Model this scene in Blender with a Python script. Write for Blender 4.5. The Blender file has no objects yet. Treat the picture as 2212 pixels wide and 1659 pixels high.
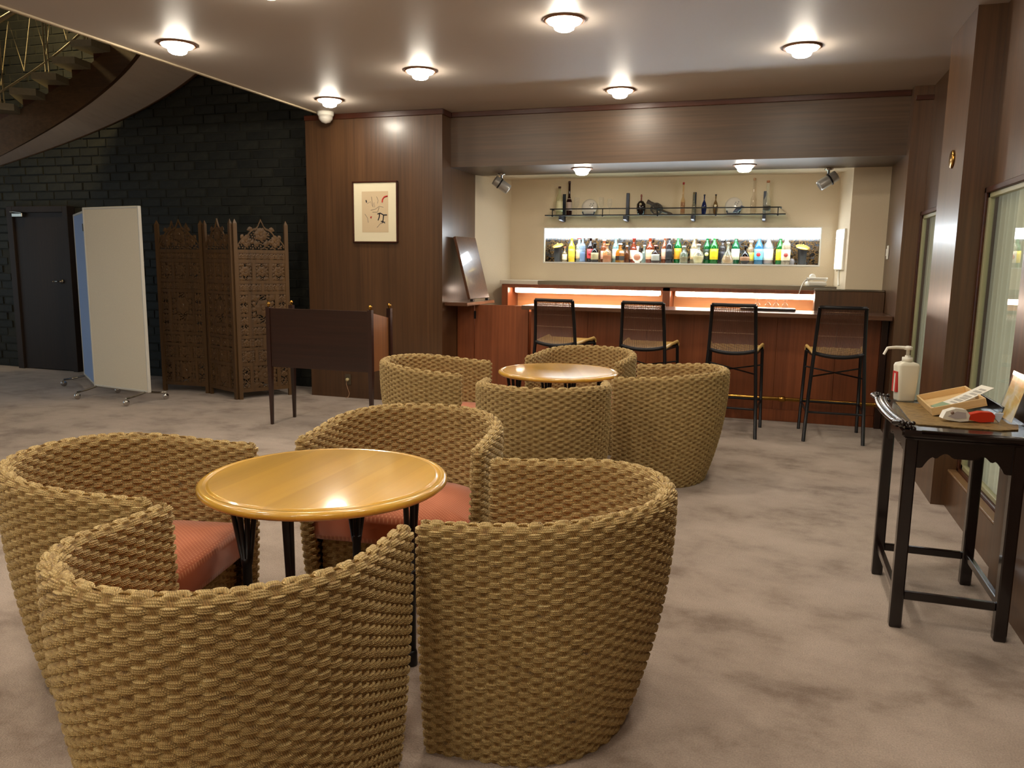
import bpy, math, random
import numpy as np
from mathutils import Matrix, Vector

random.seed(7)
RNG = np.random.default_rng(7)
S = bpy.context.scene
COL = S.collection
PI = math.pi

# ------------------------------------------------------------------ camera
CAM_H = 1.5
FPX = 1693.0
pitch, yaw, roll = math.radians(8.73), math.radians(18.08), math.radians(-0.772)
fwd = Vector((-math.sin(yaw) * math.cos(pitch), math.cos(yaw) * math.cos(pitch), -math.sin(pitch)))
right = Vector((math.cos(yaw), math.sin(yaw), 0))
down = fwd.cross(right)
r2 = right * math.cos(roll) + down * math.sin(roll)
d2 = -right * math.sin(roll) + down * math.cos(roll)
cam = bpy.data.cameras.new('camera')
cam.sensor_width = 36.0
cam.lens = FPX / 2212 * 36.0
cam.clip_start = 0.05
cam_o = bpy.data.objects.new('camera', cam)
COL.objects.link(cam_o)
m = Matrix((r2, -d2, -fwd)).transposed().to_4x4()
m.translation = Vector((0, 0, CAM_H))
cam_o.matrix_world = m
S.camera = cam_o

# ------------------------------------------------------------------ world and exposure
w = bpy.data.worlds.new('world')
S.world = w
w.use_nodes = True
w.node_tree.nodes['Background'].inputs[0].default_value = (0.72, 0.84, 1.0, 1)
w.node_tree.nodes['Background'].inputs[1].default_value = 0.75
S.view_settings.view_transform = 'Standard'
S.view_settings.look = 'None'
S.view_settings.exposure = 0.92
S.view_settings.gamma = 1.0
S.view_settings.use_curve_mapping = False

LAMP_POWER = 62.0        # emission strength of each ceiling downlight lens
BAR_LAMP = 30.0
NICHE_TUBE = 13.0
UNDER_TUBE = 15.0
WARM = (1.0, 0.90, 0.74)

# ------------------------------------------------------------------ materials
def srgb(r, g, b):
    f = lambda c: (c / 255 / 12.92) if c / 255 <= 0.04045 else ((c / 255 + 0.055) / 1.055) ** 2.4
    return (f(r), f(g), f(b), 1)

def new_mat(name):
    mt = bpy.data.materials.new(name)
    mt.use_nodes = True
    nt = mt.node_tree
    return mt, nt, nt.nodes, nt.links, nt.nodes['Principled BSDF']

def ramp(nodes, stops):
    r = nodes.new('ShaderNodeValToRGB')
    el = r.color_ramp.elements
    el[0].position, el[0].color = stops[0]
    el[1].position, el[1].color = stops[-1]
    for p, c in stops[1:-1]:
        e = el.new(p); e.color = c
    return r

def plain(name, col, rough=0.5, metal=0.0, spec=0.5, noise=0.0, nscale=30, bump=0.0, coat=0.0):
    mt, nt, N, L, b = new_mat(name)
    b.inputs['Base Color'].default_value = col
    b.inputs['Roughness'].default_value = rough
    b.inputs['Metallic'].default_value = metal
    b.inputs['Specular IOR Level'].default_value = spec
    b.inputs['Coat Weight'].default_value = coat
    b.inputs['Coat Roughness'].default_value = 0.08
    if noise or bump:
        tc = N.new('ShaderNodeTexCoord')
        nz = N.new('ShaderNodeTexNoise')
        nz.inputs['Scale'].default_value = nscale
        nz.inputs['Detail'].default_value = 4
        L.new(tc.outputs['Object'], nz.inputs['Vector'])
        if noise:
            lo = tuple(c * (1 - noise) for c in col[:3]) + (1,)
            hi = tuple(min(1, c * (1 + noise)) for c in col[:3]) + (1,)
            r = ramp(N, [(0.3, lo), (0.7, hi)])
            L.new(nz.outputs['Fac'], r.inputs['Fac'])
            L.new(r.outputs['Color'], b.inputs['Base Color'])
        if bump:
            bp = N.new('ShaderNodeBump')
            bp.inputs['Strength'].default_value = bump
            bp.inputs['Distance'].default_value = 0.01
            L.new(nz.outputs['Fac'], bp.inputs['Height'])
            L.new(bp.outputs['Normal'], b.inputs['Normal'])
    return mt

def wood(name, c1, c2, rough=0.35, axis='Z', scale=1.0, strips=0.0, coat=0.0, contrast=1.0):
    """veneer: fine grain drawn out along one axis, optional broad leaves of differing tone"""
    mt, nt, N, L, b = new_mat(name)
    tc = N.new('ShaderNodeTexCoord')
    mp = N.new('ShaderNodeMapping')
    sc = {'X': (0.9, 40, 40), 'Y': (40, 0.9, 40), 'Z': (40, 40, 0.9)}[axis]
    mp.inputs['Scale'].default_value = tuple(s * scale for s in sc)
    L.new(tc.outputs['Object'], mp.inputs['Vector'])
    nz = N.new('ShaderNodeTexNoise')
    nz.inputs['Scale'].default_value = 1.0
    nz.inputs['Detail'].default_value = 5
    nz.inputs['Roughness'].default_value = 0.65
    nz.inputs['Distortion'].default_value = 0.4
    L.new(mp.outputs['Vector'], nz.inputs['Vector'])
    r = ramp(N, [(0.5 - 0.22 * contrast, c1), (0.5 + 0.22 * contrast, c2)])
    L.new(nz.outputs['Fac'], r.inputs['Fac'])
    out = r.outputs['Color']
    mp2 = N.new('ShaderNodeMapping')
    s2 = {'X': (0.25, 3.0, 3.0), 'Y': (3.0, 0.25, 3.0), 'Z': (3.0, 3.0, 0.25)}[axis]
    mp2.inputs['Scale'].default_value = s2
    L.new(tc.outputs['Object'], mp2.inputs['Vector'])
    n2 = N.new('ShaderNodeTexNoise')
    n2.inputs['Scale'].default_value = 1.3
    n2.inputs['Detail'].default_value = 2
    L.new(mp2.outputs['Vector'], n2.inputs['Vector'])
    r2_ = ramp(N, [(0.35, (0.78, 0.76, 0.74, 1)), (0.65, (1.12, 1.1, 1.08, 1))])
    L.new(n2.outputs['Fac'], r2_.inputs['Fac'])
    mx = N.new('ShaderNodeMix'); mx.data_type = 'RGBA'; mx.blend_type = 'MULTIPLY'
    mx.inputs[0].default_value = 1.0
    L.new(out, mx.inputs[6]); L.new(r2_.outputs['Color'], mx.inputs[7])
    out = mx.outputs[2]
    if strips:
        sx = N.new('ShaderNodeSeparateXYZ')
        L.new(tc.outputs['Object'], sx.inputs[0])
        dv = N.new('ShaderNodeMath'); dv.operation = 'DIVIDE'
        dv.inputs[1].default_value = strips
        ad = N.new('ShaderNodeMath'); ad.operation = 'ADD'
        L.new(sx.outputs['X' if axis != 'X' else 'Y'], ad.inputs[0])
        if axis == 'Z':
            L.new(sx.outputs['Y'], ad.inputs[1])
        L.new(ad.outputs[0], dv.inputs[0])
        fl = N.new('ShaderNodeMath'); fl.operation = 'FLOOR'
        L.new(dv.outputs[0], fl.inputs[0])
        wn = N.new('ShaderNodeTexWhiteNoise'); wn.noise_dimensions = '1D'
        L.new(fl.outputs[0], wn.inputs['W'])
        r3 = ramp(N, [(0, (0.90, 0.89, 0.88, 1)), (1, (1.08, 1.07, 1.06, 1))])
        L.new(wn.outputs['Value'], r3.inputs['Fac'])
        m3 = N.new('ShaderNodeMix'); m3.data_type = 'RGBA'; m3.blend_type = 'MULTIPLY'
        m3.inputs[0].default_value = 1.0
        L.new(out, m3.inputs[6]); L.new(r3.outputs['Color'], m3.inputs[7])
        out = m3.outputs[2]
    L.new(out, b.inputs['Base Color'])
    b.inputs['Roughness'].default_value = rough
    b.inputs['Coat Weight'].default_value = coat
    b.inputs['Coat Roughness'].default_value = 0.06
    bp = N.new('ShaderNodeBump')
    bp.inputs['Strength'].default_value = 0.06
    bp.inputs['Distance'].default_value = 0.002
    L.new(nz.outputs['Fac'], bp.inputs['Height'])
    L.new(bp.outputs['Normal'], b.inputs['Normal'])
    return mt

def emit(name, col, strength):
    mt, nt, N, L, b = new_mat(name)
    b.inputs['Base Color'].default_value = (0.8, 0.8, 0.8, 1)
    b.inputs['Emission Color'].default_value = (*col[:3], 1)
    b.inputs['Emission Strength'].default_value = strength
    return mt

def glassy(name, tint, body=0.15, rough=0.03, refl=0.9):
    """thin tinted glass: clear film, a mirror film by Fresnel and a little body colour"""
    mt, nt, N, L, b = new_mat(name)
    N.remove(b)
    out = [n for n in N if n.type == 'OUTPUT_MATERIAL'][0]
    tr = N.new('ShaderNodeBsdfTransparent'); tr.inputs[0].default_value = tint
    df = N.new('ShaderNodeBsdfDiffuse'); df.inputs[0].default_value = tint
    gl = N.new('ShaderNodeBsdfGlossy'); gl.inputs['Roughness'].default_value = rough
    fr = N.new('ShaderNodeFresnel'); fr.inputs['IOR'].default_value = 1.5
    m1 = N.new('ShaderNodeMixShader'); m1.inputs[0].default_value = body
    L.new(tr.outputs[0], m1.inputs[1]); L.new(df.outputs[0], m1.inputs[2])
    ml = N.new('ShaderNodeMath'); ml.operation = 'MULTIPLY'; ml.inputs[1].default_value = refl
    ge = N.new('ShaderNodeNewGeometry')
    iv = N.new('ShaderNodeMath'); iv.operation = 'SUBTRACT'; iv.inputs[0].default_value = 1.0
    L.new(ge.outputs['Backfacing'], iv.inputs[1])
    mf = N.new('ShaderNodeMath'); mf.operation = 'MULTIPLY'
    L.new(fr.outputs[0], mf.inputs[0]); L.new(iv.outputs[0], mf.inputs[1])
    L.new(mf.outputs[0], ml.inputs[0])
    m2 = N.new('ShaderNodeMixShader')
    L.new(ml.outputs[0], m2.inputs[0])
    L.new(m1.outputs[0], m2.inputs[1]); L.new(gl.outputs[0], m2.inputs[2])
    L.new(m2.outputs[0], out.inputs[0])
    return mt

def carpet_mat():
    mt, nt, N, L, b = new_mat('carpet')
    tc = N.new('ShaderNodeTexCoord')
    n1 = N.new('ShaderNodeTexNoise'); n1.inputs['Scale'].default_value = 2.1; n1.inputs['Detail'].default_value = 9
    n1.inputs['Roughness'].default_value = 0.66
    mp = N.new('ShaderNodeMapping'); mp.inputs['Scale'].default_value = (1.0, 1.25, 1); mp.inputs['Rotation'].default_value = (0, 0, 0.25)
    L.new(tc.outputs['Object'], mp.inputs['Vector'])
    L.new(mp.outputs['Vector'], n1.inputs['Vector'])
    r1 = ramp(N, [(0.34, srgb(134, 116, 103)), (0.47, srgb(168, 151, 138)), (0.56, srgb(178, 161, 148)), (0.72, srgb(188, 171, 158))])
    L.new(n1.outputs['Fac'], r1.inputs['Fac'])
    n2 = N.new('ShaderNodeTexNoise'); n2.inputs['Scale'].default_value = 170; n2.inputs['Detail'].default_value = 3
    L.new(tc.outputs['Object'], n2.inputs['Vector'])
    r2_ = ramp(N, [(0.3, (0.80, 0.80, 0.80, 1)), (0.7, (1.12, 1.12, 1.12, 1))])
    L.new(n2.outputs['Fac'], r2_.inputs['Fac'])
    mx = N.new('ShaderNodeMix'); mx.data_type = 'RGBA'; mx.blend_type = 'MULTIPLY'; mx.inputs[0].default_value = 1
    L.new(r1.outputs['Color'], mx.inputs[6]); L.new(r2_.outputs['Color'], mx.inputs[7])
    L.new(mx.outputs[2], b.inputs['Base Color'])
    b.inputs['Roughness'].default_value = 1.0
    b.inputs['Specular IOR Level'].default_value = 0.05
    b.inputs['Sheen Weight'].default_value = 0.25
    b.inputs['Sheen Roughness'].default_value = 0.5
    ad = N.new('ShaderNodeMath'); ad.operation = 'ADD'
    L.new(n2.outputs['Fac'], ad.inputs[0]); L.new(n1.outputs['Fac'], ad.inputs[1])
    bp = N.new('ShaderNodeBump'); bp.inputs['Strength'].default_value = 0.5; bp.inputs['Distance'].default_value = 0.012
    L.new(ad.outputs[0], bp.inputs['Height'])
    L.new(bp.outputs['Normal'], b.inputs['Normal'])
    return mt

def rope_mat():
    """sea-grass rope: twisted strands along the weave direction, mottled straw colours"""
    mt, nt, N, L, b = new_mat('seagrass_rope')
    uv = N.new('ShaderNodeUVMap'); uv.uv_map = 'weave'
    sp = N.new('ShaderNodeSeparateXYZ'); L.new(uv.outputs[0], sp.inputs[0])
    at = N.new('ShaderNodeAttribute'); at.attribute_name = 'stake'
    def mth(op, a, bb):
        n = N.new('ShaderNodeMath'); n.operation = op
        for i, v in enumerate((a, bb)):
            if v is None: continue
            if isinstance(v, (int, float)): n.inputs[i].default_value = v
            else: L.new(v, n.inputs[i])
        return n.outputs[0]
    u, v = sp.outputs[0], sp.outputs[1]
    weft = mth('SINE', mth('MULTIPLY', mth('ADD', mth('MULTIPLY', u, 7.0), mth('MULTIPLY', v, 2.2)), 2 * PI), None)
    stk = mth('SINE', mth('MULTIPLY', mth('ADD', mth('MULTIPLY', u, 6.0), mth('MULTIPLY', v, 1.1)), 2 * PI), None)
    mixf = N.new('ShaderNodeMix'); mixf.data_type = 'FLOAT'
    L.new(at.outputs['Fac'], mixf.inputs[0]); L.new(weft, mixf.inputs[2]); L.new(stk, mixf.inputs[3])
    tw = mixf.outputs[0]
    cb = N.new('ShaderNodeCombineXYZ')
    L.new(mth('MULTIPLY', u, 0.9), cb.inputs[0]); L.new(mth('MULTIPLY', v, 2.6), cb.inputs[1])
    nz = N.new('ShaderNodeTexNoise'); nz.inputs['Scale'].default_value = 1.0; nz.inputs['Detail'].default_value = 3
    L.new(cb.outputs[0], nz.inputs['Vector'])
    r = ramp(N, [(0.25, srgb(136, 110, 80)), (0.40, srgb(194, 163, 110)), (0.58, srgb(220, 191, 132)), (0.75, srgb(238, 215, 160))])
    L.new(nz.outputs['Fac'], r.inputs['Fac'])
    fr = N.new('ShaderNodeMapRange'); fr.inputs[1].default_value = -1; fr.inputs[2].default_value = 1
    fr.inputs[3].default_value = 0.72; fr.inputs[4].default_value = 1.1
    L.new(tw, fr.inputs[0])
    mx = N.new('ShaderNodeMix'); mx.data_type = 'RGBA'; mx.blend_type = 'MULTIPLY'; mx.inputs[0].default_value = 1
    L.new(r.outputs['Color'], mx.inputs[6]); L.new(fr.outputs[0], mx.inputs[7])
    st_ = N.new('ShaderNodeMix'); st_.data_type = 'RGBA'; st_.blend_type = 'MULTIPLY'
    st_.inputs[7].default_value = (0.62, 0.54, 0.47, 1)
    L.new(at.outputs['Fac'], st_.inputs[0]); L.new(mx.outputs[2], st_.inputs[6])
    L.new(st_.outputs[2], b.inputs['Base Color'])
    b.inputs['Roughness'].default_value = 0.6
    b.inputs['Specular IOR Level'].default_value = 0.3
    bp = N.new('ShaderNodeBump'); bp.inputs['Strength'].default_value = 0.8; bp.inputs['Distance'].default_value = 0.0016
    L.new(tw, bp.inputs['Height']); L.new(bp.outputs['Normal'], b.inputs['Normal'])
    return mt

def cushion_mat():
    mt, nt, N, L, b = new_mat('terracotta_fabric')
    tc = N.new('ShaderNodeTexCoord')
    mp = N.new('ShaderNodeMapping'); mp.inputs['Scale'].default_value = (1, 1, 0.01); mp.inputs['Rotation'].default_value = (0, 0, PI / 4)
    L.new(tc.outputs['Object'], mp.inputs['Vector'])
    vo = N.new('ShaderNodeTexVoronoi'); vo.voronoi_dimensions = '2D'; vo.inputs['Scale'].default_value = 75; vo.inputs['Randomness'].default_value = 0
    L.new(mp.outputs['Vector'], vo.inputs['Vector'])
    r = ramp(N, [(0.20, srgb(214, 142, 100)), (0.30, srgb(190, 102, 64))])
    L.new(vo.outputs['Distance'], r.inputs['Fac'])
    L.new(r.outputs['Color'], b.inputs['Base Color'])
    b.inputs['Roughness'].default_value = 0.85
    b.inputs['Sheen Weight'].default_value = 0.3
    return mt

def stone_mat():
    mt, nt, N, L, b = new_mat('dark_stone')
    tc = N.new('ShaderNodeTexCoord')
    oi = N.new('ShaderNodeObjectInfo')
    nz = N.new('ShaderNodeTexNoise'); nz.inputs['Scale'].default_value = 14; nz.inputs['Detail'].default_value = 5
    L.new(tc.outputs['Object'], nz.inputs['Vector'])
    r = ramp(N, [(0.3, srgb(24, 26, 23)), (0.7, srgb(42, 43, 37))])
    L.new(nz.outputs['Fac'], r.inputs['Fac'])
    rr = ramp(N, [(0, (0.65, 0.66, 0.64, 1)), (1, (1.3, 1.25, 1.1, 1))])
    L.new(oi.outputs['Random'], rr.inputs['Fac'])
    mx = N.new('ShaderNodeMix'); mx.data_type = 'RGBA'; mx.blend_type = 'MULTIPLY'; mx.inputs[0].default_value = 1
    L.new(r.outputs['Color'], mx.inputs[6]); L.new(rr.outputs['Color'], mx.inputs[7])
    L.new(mx.outputs[2], b.inputs['Base Color'])
    b.inputs['Roughness'].default_value = 0.75
    bp = N.new('ShaderNodeBump'); bp.inputs['Strength'].default_value = 0.5; bp.inputs['Distance'].default_value = 0.01
    L.new(nz.outputs['Fac'], bp.inputs['Height']); L.new(bp.outputs['Normal'], b.inputs['Normal'])
    return mt

def marble_dark():
    mt, nt, N, L, b = new_mat('dark_veined_mirror')
    tc = N.new('ShaderNodeTexCoord')
    nz = N.new('ShaderNodeTexNoise'); nz.inputs['Scale'].default_value = 22; nz.inputs['Detail'].default_value = 6
    nz.inputs['Distortion'].default_value = 1.6
    L.new(tc.outputs['Object'], nz.inputs['Vector'])
    r = ramp(N, [(0.42, srgb(20, 20, 22)), (0.5, srgb(112, 84, 44)), (0.54, srgb(36, 36, 38)), (0.7, srgb(78, 80, 86))])
    L.new(nz.outputs['Fac'], r.inputs['Fac'])
    L.new(r.outputs['Color'], b.inputs['Base Color'])
    b.inputs['Roughness'].default_value = 0.12
    return mt

def placemat_mat():
    mt, nt, N, L, b = new_mat('marbled_mat')
    tc = N.new('ShaderNodeTexCoord')
    mp = N.new('ShaderNodeMapping'); mp.inputs['Scale'].default_value = (11, 34, 5); mp.inputs['Rotation'].default_value = (0, 0, 0.3)
    L.new(tc.outputs['Object'], mp.inputs['Vector'])
    nz = N.new('ShaderNodeTexNoise'); nz.inputs['Scale'].default_value = 1.6; nz.inputs['Detail'].default_value = 8
    nz.inputs['Distortion'].default_value = 1.0
    L.new(mp.outputs['Vector'], nz.inputs['Vector'])
    r = ramp(N, [(0.3, srgb(50, 38, 22)), (0.45, srgb(122, 94, 50)), (0.55, srgb(150, 124, 76)), (0.68, srgb(96, 70, 36))])
    L.new(nz.outputs['Fac'], r.inputs['Fac'])
    L.new(r.outputs['Color'], b.inputs['Base Color'])
    b.inputs['Roughness'].default_value = 0.5
    return mt

M = {}
M['carpet'] = carpet_mat()
M['ceiling'] = plain('ceiling_paint', srgb(178, 167, 156), rough=0.5, spec=0.4, bump=0.05, nscale=60)
M['plaster'] = plain('cream_plaster', srgb(212, 196, 168), rough=0.8, bump=0.25, nscale=120)
M['plaster_grey'] = plain('grey_plaster', srgb(206, 196, 188), rough=0.8)
M['wood'] = wood('brown_veneer', srgb(70, 47, 29), srgb(95, 66, 41), rough=0.36, axis='Z', strips=0.46, coat=0.25)
M['wood_h'] = wood('brown_veneer_across', srgb(66, 47, 30), srgb(88, 65, 44), rough=0.42, axis='X')
M['wood_dark'] = wood('dark_trim_wood', srgb(52, 24, 14), srgb(78, 38, 22), rough=0.28, axis='X')
M['wood_red'] = wood('red_brown_veneer', srgb(118, 62, 33), srgb(146, 82, 48), rough=0.36, axis='Z', strips=0.6)
M['wood_top'] = wood('bar_top_wood', srgb(74, 46, 31), srgb(102, 67, 47), rough=0.28, axis='X', coat=0.6)
M['wood_orange'] = wood('orange_veneer', srgb(236, 172, 112), srgb(246, 192, 134), rough=0.4, axis='X')
M['mahogany'] = wood('mahogany', srgb(40, 22, 17), srgb(55, 31, 24), rough=0.3, axis='X', coat=0.3)
M['mahogany_v'] = wood('mahogany_upright', srgb(40, 22, 17), srgb(55, 31, 24), rough=0.3, axis='Z', coat=0.3)
M['desk_inside'] = wood('desk_side_wood', srgb(120, 76, 44), srgb(150, 98, 58), rough=0.35, axis='Z')
M['carved'] = wood('carved_walnut', srgb(70, 50, 29), srgb(100, 73, 42), rough=0.5, axis='Z', scale=0.7)
M['tabletop'] = wood('honey_maple', srgb(202, 154, 52), srgb(214, 170, 70), rough=0.3, axis='Y', strips=0.13, coat=0.7, contrast=1.6)
M['tabletop'].node_tree.nodes['Principled BSDF'].inputs['Coat Roughness'].default_value = 0.12
M['wood'].node_tree.nodes['Principled BSDF'].inputs['Coat Roughness'].default_value = 0.2
M['tray_wood'] = wood('pale_tray_wood', srgb(206, 172, 116), srgb(224, 194, 142), rough=0.6, axis='X')
M['black_metal'] = plain('black_metal', srgb(22, 20, 24), rough=0.4, metal=0.3)
M['lacquer'] = plain('black_lacquer', srgb(18, 7, 7), rough=0.22, coat=0.35)
M['steel'] = plain('brushed_steel', srgb(164, 160, 152), rough=0.18, metal=1.0)
M['spot_grey'] = plain('spot_grey', srgb(176, 174, 170), rough=0.3, metal=0.35)
M['chrome'] = plain('chrome', srgb(210, 210, 210), rough=0.08, metal=1.0)
M['brass'] = plain('brass', srgb(176, 132, 62), rough=0.22, metal=1.0)
M['gold'] = plain('gold_lid', srgb(230, 190, 92), rough=0.25, metal=0.7)
M['bronze_trim'] = plain('bronze_trim', srgb(120, 84, 60), rough=0.35, metal=0.6)
M['white_plastic'] = plain('white_plastic', srgb(226, 222, 210), rough=0.4)
M['cream_board'] = plain('cream_board', srgb(236, 228, 208), rough=0.75, noise=0.03, nscale=90)
M['blue_board'] = plain('blue_board', srgb(150, 176, 222), rough=0.8)
M['frame_grey'] = plain('grey_frame', srgb(216, 214, 206), rough=0.45)
M['paper'] = plain('paper', srgb(226, 216, 186), rough=0.8)
M['print'] = plain('print_paper', srgb(202, 180, 146), rough=0.8)
M['ink'] = plain('ink', srgb(24, 22, 36), rough=0.8)
M['grey_ink'] = plain('grey_ink', srgb(128, 118, 110), rough=0.8)
M['slip_ink'] = plain('slip_ink', srgb(176, 172, 164), rough=0.8)
M['red'] = plain('red_plastic', srgb(196, 50, 26), rough=0.4)
M['red_print'] = plain('red_print', srgb(190, 40, 36), rough=0.6)
M['rattan'] = plain('rattan', srgb(222, 182, 108), rough=0.5, noise=0.15, nscale=60)
M['rattan_dark'] = plain('dark_cane', srgb(92, 58, 42), rough=0.5)
M['cane_light'] = plain('light_cane', srgb(160, 124, 96), rough=0.5)
M['door'] = wood('dark_door', srgb(32, 21, 16), srgb(44, 30, 22), rough=0.7, axis='Z')
M['rope'] = rope_mat()
M['cushion'] = cushion_mat()
M['stone'] = stone_mat()
M['mortar'] = plain('mortar', srgb(48, 48, 42), rough=0.9)
M['marble'] = marble_dark()
M['mat'] = placemat_mat()
def curtain_mat():
    mt, nt, N, L, b = new_mat('pale_curtain')
    N.remove(b)
    out = [n for n in N if n.type == 'OUTPUT_MATERIAL'][0]
    d = N.new('ShaderNodeBsdfDiffuse'); d.inputs[0].default_value = srgb(208, 198, 176)
    t = N.new('ShaderNodeBsdfTranslucent'); t.inputs[0].default_value = srgb(208, 196, 164)
    mx = N.new('ShaderNodeMixShader'); mx.inputs[0].default_value = 0.5
    L.new(d.outputs[0], mx.inputs[1]); L.new(t.outputs[0], mx.inputs[2]); L.new(mx.outputs[0], out.inputs[0])
    return mt
M['curtain'] = curtain_mat()
M['pane'] = glassy('window_glass', (0.93, 0.96, 0.93, 1), body=0.02, rough=0.0, refl=1.0)
M['shelf_glass'] = glassy('shelf_glass', (0.75, 0.88, 0.84, 1), body=0.1)
M['acrylic'] = glassy('clear_acrylic', (0.96, 0.96, 0.96, 1), body=0.04)
M['lens'] = emit('downlight_lens', WARM, LAMP_POWER)
M['lens_bar'] = emit('bar_downlight_lens', WARM, BAR_LAMP)
M['tube_white'] = emit('white_tube', (0.82, 0.92, 1.0), NICHE_TUBE)
M['tube_warm'] = emit('warm_tube', (1.0, 0.78, 0.62), UNDER_TUBE)

# ------------------------------------------------------------------ mesh helpers
class MB:
    """collects simple solids, then links them as one mesh object"""
    def __init__(s):
        s.v = []; s.f = []; s.mi = []; s.sm = []; s.cur = 0
    def add(s, vs, fs, smooth=False):
        o = len(s.v)
        s.v += [tuple(p) for p in vs]
        for f in fs:
            s.f.append([i + o for i in f]); s.mi.append(s.cur); s.sm.append(smooth)
        return s
    def box(s, a, b, bev=0.0):
        (x0, y0, z0), (x1, y1, z1) = a, b
        if bev <= 0:
            s.add([(x0, y0, z0), (x1, y0, z0), (x1, y1, z0), (x0, y1, z0), (x0, y0, z1), (x1, y0, z1), (x1, y1, z1), (x0, y1, z1)],
                  [(0, 3, 2, 1), (4, 5, 6, 7), (0, 1, 5, 4), (1, 2, 6, 5), (2, 3, 7, 6), (3, 0, 4, 7)])
        else:
            e = min(bev, (x1 - x0) / 2.01, (y1 - y0) / 2.01, (z1 - z0) / 2.01)
            rings = []
            for z, q in ((z0, e), (z0 + e, 0), (z1 - e, 0), (z1, e)):
                rings.append([(x0 + e, y0 + q, z), (x1 - e, y0 + q, z), (x1 - q, y0 + e, z), (x1 - q, y1 - e, z),
                              (x1 - e, y1 - q, z), (x0 + e, y1 - q, z), (x0 + q, y1 - e, z), (x0 + q, y0 + e, z)])
            vs = [p for r in rings for p in r]
            fs = [tuple(range(7, -1, -1)), tuple(range(24, 32))]
            for k in range(3):
                for i in range(8):
                    j = (i + 1) % 8
                    fs.append((k * 8 + i, k * 8 + j, k * 8 + 8 + j, k * 8 + 8 + i))
            s.add(vs, fs)
        return s
    def obox(s, c, size, rot=0.0, bev=0.0, M4=None):
        t = MB().box((-size[0] / 2, -size[1] / 2, -size[2] / 2), (size[0] / 2, size[1] / 2, size[2] / 2), bev)
        mm = M4 if M4 is not None else Matrix.Translation(c) @ Matrix.Rotation(rot, 4, 'Z')
        s.add([mm @ Vector(p) for p in t.v], t.f)
        return s
    def prism(s, poly, z0, z1):
        n = len(poly)
        s.add([(p[0], p[1], z0) for p in poly] + [(p[0], p[1], z1) for p in poly],
              [tuple(range(n - 1, -1, -1)), tuple(range(n, 2 * n))] + [(i, (i + 1) % n, n + (i + 1) % n, n + i) for i in range(n)])
        return s
    def slab(s, poly, fn, d):
        """outline poly (a,b) put through fn(a,b,c): c=0 front, c=d back"""
        n = len(poly)
        s.add([fn(p[0], p[1], 0) for p in poly] + [fn(p[0], p[1], d) for p in poly],
              [tuple(range(n - 1, -1, -1)), tuple(range(n, 2 * n))] + [(i, (i + 1) % n, n + (i + 1) % n, n + i) for i in range(n)])
        return s
    def lathe(s, prof, c=(0, 0, 0), n=24, axis=None, smooth=True):
        vs = []; fs = []
        for r, z in prof:
            for k in range(n):
                a = 2 * PI * k / n
                vs.append(Vector((r * math.cos(a), r * math.sin(a), z)))
        for i in range(len(prof) - 1):
            for k in range(n):
                j = (k + 1) % n
                fs.append((i * n + k, i * n + j, (i + 1) * n + j, (i + 1) * n + k))
        if prof[0][0] > 1e-5: fs.append(tuple(range(n - 1, -1, -1)))
        if prof[-1][0] > 1e-5: fs.append(tuple(range((len(prof) - 1) * n, len(prof) * n)))
        q = Vector((0, 0, 1)).rotation_difference(Vector(axis)).to_matrix() if axis else Matrix.Identity(3)
        s.add([q @ p + Vector(c) for p in vs], fs, smooth)
        return s
    def tube(s, pts, r, n=8, closed=False):
        P = [Vector(p) for p in pts]
        R = r if isinstance(r, (list, tuple)) else [r] * len(P)
        vs = []; fs = []
        up = None
        for i, p in enumerate(P):
            if closed: t = (P[(i + 1) % len(P)] - P[i - 1])
            else: t = (P[min(i + 1, len(P) - 1)] - P[max(i - 1, 0)])
            t.normalize()
            if up is None:
                up = Vector((0, 0, 1)) if abs(t.z) < 0.9 else Vector((1, 0, 0))
            a = t.cross(up); a.normalize(); b = a.cross(t); up = b
            for k in range(n):
                q = 2 * PI * k / n
                vs.append(p + (a * math.cos(q) + b * math.sin(q)) * R[i])
        m_ = len(P)
        for i in range(m_ if closed else m_ - 1):
            i2 = (i + 1) % m_
            for k in range(n):
                j = (k + 1) % n
                fs.append((i * n + k, i * n + j, i2 * n + j, i2 * n + k))
        if not closed:
            fs.append(tuple(range(n))); fs.append(tuple(range((m_ - 1) * n + n - 1, (m_ - 1) * n - 1, -1)))
        s.add(vs, fs, True)
        return s
    def ball(s, c, r, sz=1.0, n=12, m_=8):
        s.lathe([(max(1e-6, r * math.sin(PI * i / m_)), -r * sz * math.cos(PI * i / m_)) for i in range(m_ + 1)], c, n)
        return s
    def use(s, i):
        s.cur = i; return s
    def mesh(s, name, mats):
        me = bpy.data.meshes.new(name)
        me.from_pydata(s.v, [], s.f)
        for mt in (mats if isinstance(mats, (list, tuple)) else [mats]):
            me.materials.append(mt)
        me.polygons.foreach_set('material_index', s.mi)
        me.polygons.foreach_set('use_smooth', s.sm)
        me.update()
        return me
    def build(s, name, mats, parent=None, loc=None):
        o = bpy.data.objects.new(name, s.mesh(name, mats))
        COL.objects.link(o)
        if parent: o.parent = parent
        if loc: o.location = loc
        return o

def tag(o, label=None, cat=None, group=None, kind=None):
    if label: o['label'] = label
    if cat: o['category'] = cat
    if group: o['group'] = group
    if kind: o['kind'] = kind
    return o

def thing(name, label, cat, loc=(0, 0, 0), rz=0.0, group=None):
    o = bpy.data.objects.new(name, None)
    o.empty_display_size = 0.1
    COL.objects.link(o)
    o.location = loc; o.rotation_euler = (0, 0, rz)
    return tag(o, label, cat, group)

def struct(name, mb, mats, parent=None):
    o = mb.build(name, mats, parent)
    if not parent: o['kind'] = 'structure'
    return o

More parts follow.
